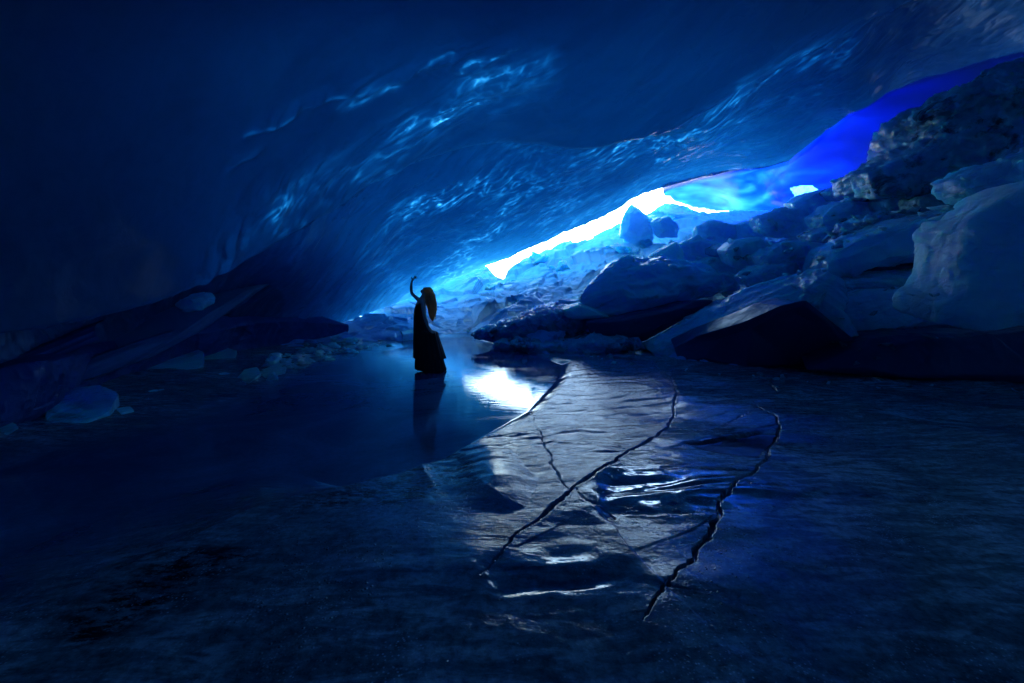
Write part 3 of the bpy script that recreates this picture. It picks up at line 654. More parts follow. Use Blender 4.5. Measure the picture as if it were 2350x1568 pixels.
# ------------------------------------------------------------------ ice blocks
def finish_block(bm, name, mat, cuts, nz, seed, bev=.03, facet=.05, smooth_it=1, maxv=9000, chip=0.):
    bmesh.ops.recalc_face_normals(bm, faces=bm.faces)
    if bev > 0:
        bmesh.ops.bevel(bm, geom=list(bm.edges), offset=bev, segments=2, profile=.6, affect='EDGES', clamp_overlap=True)
    bmesh.ops.triangulate(bm, faces=bm.faces)
    for _ in range(cuts):
        es = [e for e in bm.edges if e.calc_length() > nz * 1.0]
        if not es or len(bm.verts) > maxv: break
        bmesh.ops.subdivide_edges(bm, edges=es, cuts=1, use_grid_fill=True)
        bmesh.ops.triangulate(bm, faces=[f for f in bm.faces if len(f.verts) > 3])
    if smooth_it:
        for _ in range(smooth_it): bmesh.ops.smooth_vert(bm, verts=bm.verts, factor=.5, use_axis_x=True, use_axis_y=True, use_axis_z=True)
    me = bpy.data.meshes.new(name); bm.normal_update(); bm.to_mesh(me); bm.free()
    n = len(me.vertices); co = np.empty(n * 3, np.float32); no = np.empty(n * 3, np.float32)
    me.vertices.foreach_get('co', co); me.vertices.foreach_get('normal', no)
    co = co.reshape(-1, 3).astype(float); no = no.reshape(-1, 3)
    x, y, z = co.T + seed * 3.1
    f, g = facets(x * 1.2, y * 1.2, z * 1.5, seed, 1.2)
    d = facet * .35 * f + facet * .8 * fbm(x * 2, y * 2, z * 2, 3, seed) + facet * .25 * ridged(x * 7, y * 7, z * 7, 2, seed + 3)
    if chip:
        f2, g2 = facets(x * 4.2 + .3 * fbm(x * 3, y * 3, z * 3, 2, 5), y * 4.2, z * 5.5, seed + 9, 1.6)
        d = d + chip * f2 - chip * .3 * np.exp(-g2 * 9)
    co += no * d[:, None]
    me.vertices.foreach_set('co', co.astype(np.float32).ravel())
    me.polygons.foreach_set('use_smooth', np.ones(len(me.polygons), bool)); me.update()
    return me

_seed = [20]
def block(poly, y, thick, mat, label, cat='ice block', name='ice_block', bulge=.25, inner=.62, tilt=(0, 0), res=None, facet=.05, bev=.03, group=None, ridge=None, disp=None, backshift=(0, .1), plane=None):
    """a solid chunk of ice: silhouette ring, a nearer front ring and a farther back ring"""
    _seed[0] += 1; sd = _seed[0]
    cu = sum(p[0] for p in poly) / len(poly); cv = sum(p[1] for p in poly) / len(poly)
    rr = random.Random(sd)
    ring = []
    for p in poly:
        yy = p[2] if len(p) > 2 else y + tilt[0] * (p[0] - cu) / 100. + tilt[1] * (p[1] - cv) / 100.
        ring.append(Vector(pt(p[0], p[1], yy)))
    if plane:                     # a true slab: outline lies in a plane, thickness goes behind it
        nrm = Vector(plane[0]).normalized(); an = Vector(pt(*plane[1])); cam0 = Vector((0, 0, CAMZ)); ring = []
        for p in poly:
            dr = Vector(pt(p[0], p[1], 1.)) - cam0
            ring.append(cam0 + dr * ((an - cam0).dot(nrm) / dr.dot(nrm)))
    cen = sum(ring, Vector()) / len(ring)
    if ridge: rc = Vector(pt(ridge[0], ridge[1], ridge[2]))
    else: rc = cen + Vector((0, -bulge, bulge * .2))
    front = [rc + (p - cen) * inner * rr.uniform(.8, 1.12) + Vector((0, rr.uniform(-.1, .1) * bulge, 0)) for p in ring]
    if plane:
        front = [rc * 0 + cen + nrm * bulge + (p - cen) * inner for p in ring]
    back = [cen - nrm * thick + (p - cen) * rr.uniform(.86, .96) for p in ring] if plane else [cen + Vector((backshift[0], thick, backshift[1])) + (p - cen) * rr.uniform(.72, .92) for p in ring]
    base = Vector((cen.x, cen.y, min(p.z for p in ring)))
    bm = bmesh.new()
    vr = [bm.verts.new(p - base) for p in ring]; vf = [bm.verts.new(p - base) for p in front]; vb = [bm.verts.new(p - base) for p in back]
    n = len(ring)
    for i in range(n):
        j = (i + 1) % n
        bm.faces.new((vr[i], vr[j], vf[j], vf[i])); bm.faces.new((vb[i], vb[j], vr[j], vr[i]))
    bm.faces.new(vf); bm.faces.new(vb[::-1])
    size = max((p - cen).length for p in ring)
    me = finish_block(bm, name, mat, 6, res or max(.025, size / 42), sd, min(bev, size * .08), facet * min(1.3, size), maxv=30000 if res else 16000, chip={'block': .028, 'dark': .035, 'clear': .02, 'pale': .008, 'ripple': .006}.get(mat, 0.) * min(1.5, max(.6, size)))
    if disp: disp(me, base)
    o = link(name, me, M[mat]); o.location = base
    return tag(o, label, cat, group)

def chunk_mesh(seed, npt=14, flat=.7, mat='block'):
    rr = random.Random(seed); bm = bmesh.new()
    for _ in range(npt):
        v = Vector((rr.gauss(0, 1), rr.gauss(0, 1), rr.gauss(0, 1))).normalized() * rr.uniform(.75, 1)
        bm.verts.new((v.x, v.y * .9, v.z * flat))
    r = bmesh.ops.convex_hull(bm, input=bm.verts)
    bmesh.ops.delete(bm, geom=[g for g in r['geom_interior'] if isinstance(g, bmesh.types.BMVert)] , context='VERTS') if r.get('geom_interior') else None
    me = finish_block(bm, 'ice_chunk', mat, 4, .16, seed, .025, .06, smooth_it=0, chip=.07)
    me.materials.append(M[mat])
    return me

def ripple_disp(amp, fa=1.2, fb=7., rot=-.35):
    def f(me, base):
        n = len(me.vertices); co = np.empty(n * 3, np.float32); no = np.empty(n * 3, np.float32)
        me.vertices.foreach_get('co', co); me.vertices.foreach_get('normal', no)
        co = co.reshape(-1, 3).astype(float); no = no.reshape(-1, 3)
        w = co + np.array(base)
        a = w[:, 0] * math.cos(rot) + w[:, 2] * math.sin(-rot); b = -w[:, 0] * math.sin(-rot) + w[:, 2] * math.cos(rot)
        wp = fbm(w[:, 0], w[:, 1], w[:, 2], 3, 9)
        d = amp * (ridged(a * fa + wp, b * fb + wp * 1.5, w[:, 1] * fb * .5, 2, 17) - .4)
        co += no * d[:, None]; me.vertices.foreach_set('co', co.astype(np.float32).ravel()); me.update()
    return f

def grain_disp(d, amp, fa, fb):
    """melt ripples running along direction d"""
    def f(me, base):
        n = len(me.vertices); co = np.empty(n * 3, np.float32); no = np.empty(n * 3, np.float32)
        me.vertices.foreach_get('co', co); me.vertices.foreach_get('normal', no)
        co = co.reshape(-1, 3).astype(float); no = no.reshape(-1, 3); w = co + np.array(base)
        D = np.array(d, float); D /= np.linalg.norm(D)
        a = w @ D; E = np.cross(D, [0, 0, 1.]); E /= np.linalg.norm(E); G = np.cross(D, E)
        b, c = w @ E, w @ G
        wp = fbm(w[:, 0] * .9, w[:, 1] * .9, w[:, 2] * .9, 3, 9)
        r = ridged(a * fa + wp, b * fb + wp * 2.2, c * fb, 2, 17) - .4 + .5 * fbm(a * fa * 2, b * fb * .4, c * fb * .4, 2, 19)
        co += no * (amp * r)[:, None]; me.vertices.foreach_set('co', co.astype(np.float32).ravel()); me.update()
    return f

# --- the pieces one can name, nearest first
block([(1465, 792), (1500, 775), (1560, 740), (1640, 700), (1720, 660), (1800, 632), (1893, 614), (1905, 650), (1880, 690), (1840, 700), (1760, 740), (1640, 800), (1560, 822), (1500, 812)], 9.2, .35, 'ripple',
      'long tilted glossy slab whose rippled top catches the light, right of the cracked floor', 'ice slab', 'ice_slab', bulge=.05, inner=.85, plane=((-.66, -.16, .72), (1480, 795, 11.2)), res=.035, facet=.015, bev=.02, disp=grain_disp((.42, -.84, .34), .045, .7, 5.5))
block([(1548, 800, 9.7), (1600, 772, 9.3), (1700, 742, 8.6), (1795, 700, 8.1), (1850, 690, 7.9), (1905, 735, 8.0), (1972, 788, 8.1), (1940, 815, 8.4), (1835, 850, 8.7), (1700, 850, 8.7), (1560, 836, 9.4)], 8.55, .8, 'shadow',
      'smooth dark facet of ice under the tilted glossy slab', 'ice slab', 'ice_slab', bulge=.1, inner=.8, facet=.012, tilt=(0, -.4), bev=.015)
block([(1850, 660), (1900, 618), (1935, 640), (1942, 690), (1925, 730), (1975, 790), (1900, 735), (1862, 700)], 8.2, .6, 'ripple',
      'scratched translucent end of ice beside the top of the tilted slab', 'ice block', 'ice_block', bulge=.15, facet=.04, disp=ripple_disp(.04, 2, 8, .6))
block([(2350, 432), (2420, 400), (2480, 600), (2460, 750), (2340, 752), (2255, 765), (2200, 758), (2152, 742), (2150, 705), (2180, 672), (2203, 640), (2208, 560), (2204, 525), (2240, 495), (2290, 462)], 6.6, .9, 'pale',
      'large pale frosted block standing at the right edge', 'ice block', 'ice_block', bulge=.18, inner=.8, res=.045, facet=.035, tilt=(-.3, 0))
block([(2225, 410), (2260, 388), (2350, 352), (2460, 330), (2460, 400), (2350, 428), (2270, 465), (2240, 462), (2220, 440)], 7.6, .8, 'block',
      'rounded ice boulder resting above the pale frosted block', 'ice boulder', 'ice_boulder', bulge=.35, inner=.6, facet=.05)
block([(1900, 600), (1930, 575), (1990, 540), (2100, 500), (2200, 470), (2260, 465), (2225, 560), (2210, 580), (2100, 600), (1990, 612), (1950, 640), (1905, 635)], 9.4, 1.2, 'ripple',
      'long smooth beam of ice running behind the pale frosted block', 'ice beam', 'ice_beam', bulge=.35, inner=.7, facet=.05)
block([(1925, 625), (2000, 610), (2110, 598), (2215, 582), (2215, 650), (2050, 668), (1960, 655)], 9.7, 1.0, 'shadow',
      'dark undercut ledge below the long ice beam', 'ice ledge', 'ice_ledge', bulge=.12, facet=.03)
block([(1930, 645), (2050, 630), (2210, 618), (2215, 655), (2180, 670), (2060, 680), (1965, 672)], 8.9, .8, 'ripple',
      'flat layered shelf of ice left of the pale block', 'ice shelf', 'ice_shelf', bulge=.2, facet=.05, disp=ripple_disp(.04, 1, 12, 0))
block([(1935, 690), (1990, 668), (2100, 655), (2190, 650), (2180, 690), (2150, 745), (2080, 760), (1995, 770), (1960, 760)], 8.5, .8, 'ripple',
      'broad smooth plate leaning left of the foot of the pale block', 'ice plate', 'ice_plate', bulge=.1, inner=.75, facet=.03, disp=ripple_disp(.03, .7, 7, -.5))
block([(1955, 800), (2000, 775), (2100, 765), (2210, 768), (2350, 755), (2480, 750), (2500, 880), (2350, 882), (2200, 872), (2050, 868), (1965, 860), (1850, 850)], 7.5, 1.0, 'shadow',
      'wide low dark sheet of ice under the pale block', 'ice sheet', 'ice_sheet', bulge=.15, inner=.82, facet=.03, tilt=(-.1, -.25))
block([(1330, 690), (1352, 655), (1400, 612), (1440, 590), (1520, 592), (1600, 605), (1690, 635), (1700, 665), (1620, 680), (1560, 700), (1420, 728), (1350, 715)], 12.6, 1.4, 'ripple',
      'domed slab with a wavy rippled back in the middle of the rubble', 'ice slab', 'ice_slab', bulge=.45, inner=.6, res=.05, facet=.03, tilt=(0, -.6), disp=grain_disp((.85, -.2, .35), .11, .8, 3.4))
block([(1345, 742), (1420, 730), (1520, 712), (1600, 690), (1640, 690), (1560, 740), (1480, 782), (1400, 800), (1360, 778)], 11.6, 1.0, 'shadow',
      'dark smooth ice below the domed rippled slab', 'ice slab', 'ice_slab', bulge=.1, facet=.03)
block([(1080, 770), (1130, 745), (1210, 722), (1290, 705), (1345, 712), (1360, 745), (1350, 790), (1260, 800), (1160, 795)], 12.4, 1.2, 'dark',
      'low dirt covered mound of ice at the far end of the frozen pool', 'ice mound', 'ice_mound', bulge=.35, facet=.07)
block([(1290, 712), (1330, 700), (1370, 712), (1400, 728), (1330, 735), (1300, 730)], 12.0, .6, 'pale', 'pale patch of bare ice between the dirty mound and the domed slab', 'ice block', bulge=.1, facet=.03)
block([(1170, 790), (1290, 796), (1360, 775), (1470, 780), (1480, 800), (1400, 818), (1300, 832), (1220, 820)], 11.0, .9, 'dark',
      'flat dirty shelf where the pool meets the rubble', 'ice shelf', 'ice_shelf', bulge=.25, facet=.05, tilt=(0, -.7))
block([(1487, 592), (1510, 578), (1535, 565), (1553, 554), (1570, 580), (1578, 625), (1540, 612), (1500, 602)], 14.6, .5, 'pale',
      'upright triangular fin of ice behind the domed slab', 'ice fin', 'ice_fin', bulge=.1, facet=.03)
block([(1424, 545), (1426, 512), (1435, 486), (1450, 469), (1470, 482), (1492, 503), (1500, 530), (1500, 560), (1460, 565)], 19.5, .7, 'clear',
      'pointed turquoise block glowing against the daylight slit', 'ice block', bulge=.3, facet=.05)
block([(1495, 512), (1510, 500), (1530, 497), (1545, 510), (1560, 520), (1555, 545), (1510, 545)], 19, .8, 'block', 'rounded blue block right of the pointed turquoise block', 'ice block', bulge=.3)
block([(1480, 520), (1494, 487), (1510, 474), (1527, 466), (1543, 472), (1575, 490), (1620, 494), (1660, 492), (1720, 486), (1800, 488), (1800, 530), (1600, 535)], 23.5, .6, 'clear', 'pale hazy hump outside, framed by the right end of the slit', 'ice block', bulge=.4, facet=.03)
block([(1750, 590), (1790, 560), (1830, 552), (1900, 560), (1915, 600), (1895, 640), (1830, 625), (1760, 615)], 11.2, 1.0, 'block', 'glittering squared block above the top of the tilted slab', 'ice block', bulge=.3, facet=.07)
block([(1665, 575), (1690, 550), (1740, 545), (1765, 560), (1750, 600), (1720, 625), (1680, 610)], 12.4, .9, 'pale', 'wedge shaped block left of the glittering squared block', 'ice block', bulge=.3, facet=.06)
block([(1700, 640), (1740, 612), (1830, 600), (1832, 640), (1790, 655), (1720, 662)], 11.0, .7, 'block', 'short broken block just above the glossy slab', 'ice block', bulge=.2, facet=.07)
block([(1885, 500), (1920, 465), (1975, 452), (2040, 460), (2050, 490), (1990, 520), (1900, 545)], 12.6, 1.0, 'block', 'blue grey boulder left of the dark gravel seam', 'ice boulder', 'ice_boulder', bulge=.35, facet=.06)
block([(2030, 462), (2060, 440), (2120, 440), (2135, 470), (2080, 482), (2040, 485)], 11.6, .7, 'block', 'squat block at the foot of the dark ice wall', 'ice block', bulge=.3, facet=.05)
block([(2110, 455), (2150, 445), (2230, 455), (2240, 470), (2170, 492), (2110, 490)], 10.6, .7, 'dark', 'dirty block wedged right of the squat block', 'ice block', bulge=.2, facet=.08)
block([(1920, 560), (2000, 500), (2110, 492), (2200, 470), (2230, 478), (2080, 530), (1960, 575)], 10.6, .8, 'dark', 'seam of black gravelly ice between the boulders and the long beam', 'gravel seam', 'gravel_seam', bulge=.15, facet=.12)
block([(2000, 395), (2040, 380), (2090, 350), (2125, 322), (2140, 275), (2160, 235), (2200, 215), (2260, 230), (2350, 235), (2480, 250), (2480, 340), (2350, 355), (2230, 400), (2200, 445), (2100, 448), (2010, 440)], 10.4, 2.0, 'dark',
      'big rounded dark mass of ice in the upper right', 'ice mass', 'ice_mass', bulge=.7, inner=.7, facet=.08, tilt=(-.25, 0))
block([(2150, 250), (2180, 225), (2250, 178), (2350, 145), (2480, 120), (2480, 260), (2350, 270), (2230, 265)], 10.0, 2.0, 'dark',
      'near black dirty ice at the top of the right wall', 'ice mass', 'ice_mass', bulge=.4, facet=.14)
block([(2000, 400), (2030, 385), (2050, 420), (2045, 455), (2010, 455), (1998, 430)], 11.0, .7, 'block', 'wet shining knob on the left corner of the dark mass', 'ice lump', 'ice_lump', bulge=.25, facet=.08)
block([(1820, 465), (1850, 445), (1890, 435), (1920, 450), (1925, 475), (1890, 490), (1830, 492)], 15.5, .9, 'block', 'dark block in front of the small sky window', 'ice block', bulge=.3)
block([(1905, 440), (1930, 425), (1965, 430), (1970, 450), (1930, 462)], 14.5, .7, 'dark', 'small dark stone-like chunk right of the sky window', 'ice block', bulge=.2)
block([(1955, 432), (1985, 418), (2005, 430), (2000, 450), (1965, 455)], 13.2, .6, 'dark', 'black rounded chunk beside the wet knob', 'ice block', bulge=.25)
for poly, y, mt, lab in [
    ([(1740, 500), (1780, 478), (1850, 480), (1880, 510), (1860, 540), (1780, 545), (1745, 530)], 14.5, 'block', 'wide slab-topped block below the sky window'),
    ([(1600, 520), (1640, 505), (1700, 515), (1710, 555), (1650, 565), (1600, 550)], 16.5, 'block', 'blocky lump in the middle of the back rubble'),
    ([(1700, 515), (1740, 500), (1760, 530), (1750, 560), (1705, 560)], 15.8, 'block', 'narrow lump between the back rubble and the wide block'),
    ([(1560, 560), (1600, 545), (1660, 560), (1670, 600), (1600, 610), (1565, 600)], 14.8, 'block', 'blue lump right of the upright fin'),
    ([(1580, 612), (1640, 590), (1700, 605), (1720, 640), (1640, 640)], 13.8, 'pale', 'light flat lump at the right end of the domed slab'),
    ([(1835, 640), (1900, 632), (1930, 660), (1905, 690), (1850, 672)], 10.2, 'block', 'small block tucked under the beam beside the slab end'),
    ([(1640, 572), (1660, 562), (1672, 578), (1655, 592), (1640, 588)], 13.6, 'dark', 'small black chunk left of the wedge shaped block'),
    ([(1860, 540), (1900, 520), (1925, 545), (1900, 570), (1868, 565)], 12.0, 'dark', 'dark chunk beside the glittering squared block')]:
    block(poly, y, .8, mt, lab, 'ice block', 'ice_block', bulge=.3, facet=.07)

block([(1780, 440), (1812, 410), (1860, 405), (1920, 415), (1970, 440), (1975, 495), (1780, 500)], 28, .5, 'block', 'light ice seen through the small window in the back wall', 'ice block', bulge=.2, facet=.04)

block([(1128, 797), (1150, 782), (1178, 788), (1186, 806), (1140, 808)], 11.5, .3, 'dark', 'small dark lump added over a bright glint at the far right corner of the frozen pool', 'ice lump', 'ice_lump', bulge=.08)  # put here to hide a bright floor glint

# --- scattered chunks on the slope, landed debris, and shards along the left wall
bases = {}
def place_chunk(key, loc, s, rot, name, label, cat, group):
    if key not in bases: bases[key] = chunk_mesh(300 + key[1] * 7, 8 + key[1] % 4, .45 + .12 * (key[1] % 4), key[0])
    o = bpy.data.objects.new(name, bases[key]); C.objects.link(o)
    o.location = loc; o.scale = s; o.rotation_euler = rot
    return tag(o, label, cat, group)
rr = random.Random(5)
cnt = 0
def slope_scatter(n, urange, vfun, srange, mats, label, group):
    k = 0
    while k < n:
        u = rr.uniform(*urange); a, b = float(sil(u)), float(ground_line(u))
        q = vfun(rr); v = a + (b - a) * q
        y = float(slope_depth(np.array(u), np.array(v)))
        s = rr.uniform(*srange) * rr.uniform(.6, 1)
        x, yy, z = pt(u, v, y)
        place_chunk((rr.choice(mats), rr.randrange(6)), (x, yy, z + s * .1), (s * rr.uniform(.8, 1.5), s * rr.uniform(.7, 1.1), s * rr.uniform(.6, 1)), (rr.uniform(-.5, .5), rr.uniform(-.5, .5), rr.uniform(0, 6.28)),
                    'ice_chunk', label, 'ice chunk', group)
        k += 1
slope_scatter(36, (1180, 1820), lambda r: r.uniform(0.02, .28), (.3, .75), ['block', 'block', 'block', 'clear'], 'jagged chunk among the bright rubble along the top of the slope', 'chunks along the top of the rubble slope')
slope_scatter(34, (1520, 2000), lambda r: r.uniform(.2, .6), (.2, .45), ['block', 'pale', 'dark'], 'broken chunk lying among the larger blocks of the rubble slope', 'chunks between the big blocks')
slope_scatter(12, (1100, 1420), lambda r: r.uniform(.15, .8), (.2, .5), ['block', 'clear'], 'rounded chunk on the pale blue slope behind the woman', 'chunks on the slope behind the woman')
slope_scatter(22, (1940, 2200), lambda r: r.uniform(.05, .5), (.12, .3), ['dark', 'block'], 'small wet chunk in the dark debris under the right wall', 'debris under the right wall')

def landed(n, poly, sr, mats, label, group, seed):
    r = random.Random(seed); bpy.context.view_layer.update(); dg = bpy.context.evaluated_depsgraph_get(); k = tries = 0
    us_ = [p[0] for p in poly]; vs_ = [p[1] for p in poly]
    while k < n and tries < n * 30:
        tries += 1
        u, v = r.uniform(min(us_), max(us_)), r.uniform(min(vs_), max(vs_))
        if not in_poly(np.array([u]), np.array([v]), poly)[0]: continue
        d = (Vector(pt(u, v, 1.)) - Vector((0, 0, CAMZ))).normalized()
        hit, loc, nor, _, ob, _ = bpy.context.scene.ray_cast(dg, (0, 0, CAMZ), d)
        if not hit or abs(nor.z) < .25 or loc.y > 24 or ob.name.startswith(('back_wall', 'ice_overhang', 'cave_ceiling')): continue
        s = r.uniform(*sr) * (.6 + loc.y / 25.)
        place_chunk((r.choice(mats), r.randrange(6)), (loc.x, loc.y, loc.z + s * .15), (s * r.uniform(.7, 1.5), s * r.uniform(.7, 1.2), s * r.uniform(.5, 1.1)), (r.uniform(-.6, .6), r.uniform(-.6, .6), r.uniform(0, 6.28)), 'ice_chunk', label, 'ice chunk', group)
        k += 1
landed(60, [(1600, 590), (1750, 520), (1900, 480), (2000, 460), (2200, 450), (2220, 480), (2050, 520), (1950, 560), (1900, 620), (1700, 650)], (.06, .2), ['block', 'dark', 'pale'], 'small angular fragment lying on the big blocks of the right pile', 'fragments on the right pile', 41)
landed(34, [(1060, 760), (1200, 720), (1340, 720), (1480, 760), (1480, 810), (1300, 835), (1150, 800)], (.05, .14), ['dark', 'block'], 'small wet fragment on the dirty shelf beside the frozen pool', 'fragments on the dirty shelf', 42)
landed(26, [(1900, 640), (2100, 640), (2200, 700), (2150, 790), (1960, 850), (1900, 800)], (.04, .12), ['block', 'dark'], 'small fragment scattered near the foot of the pale frosted block', 'fragments near the pale block', 43)
landed(24, [(1340, 800), (1560, 835), (1830, 862), (2340, 890), (2340, 910), (1830, 880), (1560, 850), (1340, 830)], (.03, .09), ['block', 'pale'], 'tiny shard on the floor along the foot of the right slabs', 'shards along the foot of the right slabs', 44)

# shards along the foot of the left wall
strip = curve([(0, 1010), (200, 950), (400, 900), (560, 868), (680, 835), (760, 808), (840, 783), (905, 768), (960, 765)])
def strip_scatter(n, ur, sr, mats, label, group, spread=28, flat=.5):
    for _ in range(n):
        u = rr.uniform(*ur); v = float(strip(u)) + rr.gauss(0, 1) * spread * .5 - spread * .15
        v = max(v, 715); y = gy(v)
        s = rr.uniform(*sr)
        x, yy, z = pt(u, v, y)
        place_chunk((rr.choice(mats), rr.randrange(6)), (x, yy, s * .12), (s * rr.uniform(.9, 1.6), s * rr.uniform(.7, 1.2), s * flat * rr.uniform(.6, 1.2)), (rr.uniform(-.25, .25), rr.uniform(-.25, .25), rr.uniform(0, 6.28)),
                    'ice_shard', label, 'ice shard', group)
strip_scatter(120, (620, 900), (.12, .36), ['clear', 'clear', 'pale', 'block'], 'glittering shard in the bank of broken ice left of the woman', 'shards banked left of the woman', 26, .8)
strip_scatter(60, (330, 690), (.06, .2), ['block', 'clear', 'pale'], 'flat dim shard scattered along the foot of the left wall', 'shards along the foot of the left wall', 20, .4)
strip_scatter(25, (-20, 330), (.06, .16), ['pale', 'block'], 'dark shard lying near the left edge of the floor', 'shards near the left edge', 26, .4)
strip_scatter(14, (880, 960), (.08, .2), ['clear', 'block'], 'light blue shard right behind the skirt of the woman', 'shards behind the woman', 10, .7)

def plate(poly, h, mat, label, up=0.03, tilt=.0, group=None):
    """thin broken plate lying on the floor"""
    _seed[0] += 1; sd = _seed[0]
    P = [Vector((*pt(u, v, gy(v))[:2], 0)) for u, v in poly]
    c = sum(P, Vector()) / len(P)
    bm = bmesh.new(); n = len(P)
    far = max((p - c).length for p in P)
    lo = [bm.verts.new((p.x - c.x, p.y - c.y, 0)) for p in P]
    hi = [bm.verts.new(((p.x - c.x) * .96, (p.y - c.y) * .96, h + tilt * (p.y - c.y))) for p in P]
    for i in range(n):
        j = (i + 1) % n; bm.faces.new((lo[i], lo[j], hi[j], hi[i]))
    bm.faces.new(hi); bm.faces.new(lo[::-1])
    me = finish_block(bm, 'ice_plate', mat, 5, max(.03, far / 22), sd, .012, .018)
    o = link('ice_plate', me, M[mat]); o.location = (c.x, c.y, up)
    return tag(o, label, 'ice plate', group)
plate([(205, 860), (240, 835), (330, 822), (420, 820), (470, 832), (470, 850), (420, 868), (350, 885), (270, 882)], .10, 'block', 'large flat frosted plate lying by the left wall', tilt=.12)
plate([(430, 822), (500, 812), (545, 818), (540, 835), (480, 842)], .07, 'block', 'smaller flat plate right of the large frosted plate', tilt=.1)
plate([(95, 950), (130, 930), (230, 920), (275, 935), (255, 965), (200, 985), (150, 998), (110, 985)], .10, 'dark', 'angular grey plate near the left edge of the floor', tilt=.12)
plate([(0, 905), (35, 905), (50, 920), (20, 935), (-40, 935)], .09, 'block', 'plate cut by the left edge of the picture above the dark floor', tilt=.1)
plate([(-60, 1000), (0, 985), (45, 1005), (0, 1035), (-60, 1040)], .08, 'block', 'dim plate at the very left edge, nearest the viewer', tilt=.1)
plate([(265, 950), (300, 945), (308, 955), (280, 962)], .04, 'block', 'little plate beside the angular grey plate')
plate([(540, 878), (560, 862), (590, 858), (600, 868), (570, 885)], .05, 'block', 'thin bright rimmed plate on the edge of the pool', tilt=.1)
plate([(585, 862), (630, 850), (660, 848), (655, 862), (610, 872)], .05, 'block', 'slim plate right of the bright rimmed plate', tilt=.1)
plate([(905, 762), (920, 752), (958, 768), (955, 782), (925, 785)], .3, 'clear', 'upright clear plate standing just left of the skirt', tilt=.05)
block([(400, 700), (420, 685), (455, 682), (467, 695), (462, 712), (425, 715)], 8.1, .4, 'block', 'rough lighter knob of ice jutting from the left wall', 'ice lump', 'ice_lump', bulge=.15, facet=.08)

# ------------------------------------------------------------------ the woman
WY = 8.64
def wl(X, Y):                       # figure drawing units -> local metres (x right, z up)
    return ((X - 520) * .002233, (1052 - Y) * .002233)
wx0 = ((900 + 520 / 3.483) * .94 - CX) / F * WY
M['skin'] = plain('skin', (.62, .44, .36), .5, .4, 30, .08, .05)
M['dress'] = plain('black_fabric', (.012, .010, .016), .75, .25, 60, .5, .5, (1, 1, .15))
M['hair'] = plain('light_brown_hair', (.60, .34, .18), .42, .5, 55, .5, .6, (1, 1, .06))
_t = M['hair'].node_tree; _o = _t.nodes['Material Output'] if 'Material Output' in _t.nodes else [q for q in _t.nodes if q.type == 'OUTPUT_MATERIAL'][0]
_m = _t.nodes.new('ShaderNodeMixShader'); _tr = _t.nodes.new('ShaderNodeBsdfTranslucent'); _tr.inputs[0].default_value = (.95, .60, .32, 1); _m.inputs[0].default_value = .75
_p = [q for q in _t.nodes if q.type == 'BSDF_PRINCIPLED'][0]
_t.links.new(_p.outputs[0], _m.inputs[1]); _t.links.new(_tr.outputs[0], _m.inputs[2]); _t.links.new(_m.outputs[0], _o.inputs[0])
woman = bpy.data.objects.new('person', None); C.objects.link(woman); woman.location = (wx0, WY, 0)
tag(woman, 'woman with long brown hair and long black dress, looking up with one arm raised', 'person')

def skin_chain(name, verts, edges, radii, mat, parent, root=0, sub=2):
    me = bpy.data.meshes.new(name); me.from_pydata(verts, edges, []); me.update()
    o = link(name, me, mat, parent)
    sm = o.modifiers.new('s', 'SKIN'); sm.use_smooth_shade = True
    for i, r in enumerate(radii):
        sv = me.skin_vertices[0].data[i]; sv.radius = r if isinstance(r, tuple) else (r, r); sv.use_root = (i == root)
    o.modifiers.new('u', 'SUBSURF').levels = sub; o.modifiers['u'].render_levels = sub
    dg = bpy.context.evaluated_depsgraph_get(); ev = o.evaluated_get(dg)
    m2 = bpy.data.meshes.new_from_object(ev); o.modifiers.clear(); o.data = m2
    if not m2.materials: m2.materials.append(mat)
    for p in m2.polygons: p.use_smooth = True
    return o

def V3(X, Y, d): x, z = wl(X, Y); return (x, d, z)
bv, be, br = [], [], []
def add(p, r, prev=None):
    bv.append(p); br.append(r)
    if prev is not None: be.append((prev, len(bv) - 1))
    return len(bv) - 1
pel = add(V3(462, 700, 0), (.125, .12))
wa = add(V3(440, 600, 0), (.095, .10), pel); ch = add(V3(432, 520, 0), (.10, .12), wa); nb = add(V3(452, 462, 0), (.065, .085), ch)
nk = add(V3(465, 425, 0), .044, nb); hb = add(V3(476, 398, 0), (.062, .060), nk); hd = add(V3(482, 372, 0), (.082, .072), hb); ht = add(V3(496, 352, 0), (.062, .058), hd)
# face: brow, nose and chin on the left side, turned up
br_ = add(V3(462, 358, 0), .040, hd); ck = add(V3(455, 380, 0), .036, hd); chn = add(V3(446, 393, 0), .018, ck); ns = add(V3(443, 369, 0), .012, ck)
# raised far arm
s1 = add(V3(432, 462, .13), .050, nb); a1 = add(V3(385, 430, .19), .038, s1); a2 = add(V3(347, 396, .20), .033, a1); a3 = add(V3(343, 345, .18), .030, a2); a4 = add(V3(350, 292, .16), .020, a3)
hnd = add(V3(360, 276, .16), (.026, .014), a4); hn2 = add(V3(371, 263, .16), (.028, .013), hnd)
for k, (dx, dy, cx2, cy2) in enumerate([(10, -14, 4, -22), (13, -12, 12, -20), (15, -8, 20, -12), (14, -2, 22, -2)]):
    f1 = add((V3(371 + dx, 263 + dy, .135 + .018 * k)), .0085, hn2); f2 = add(V3(371 + cx2 + (2 if k else -2), 263 + cy2, .132 + .018 * k), .0068, f1)
th = add(V3(352, 262, .14), .009, hnd); th2 = add(V3(352, 250, .135), .007, th)
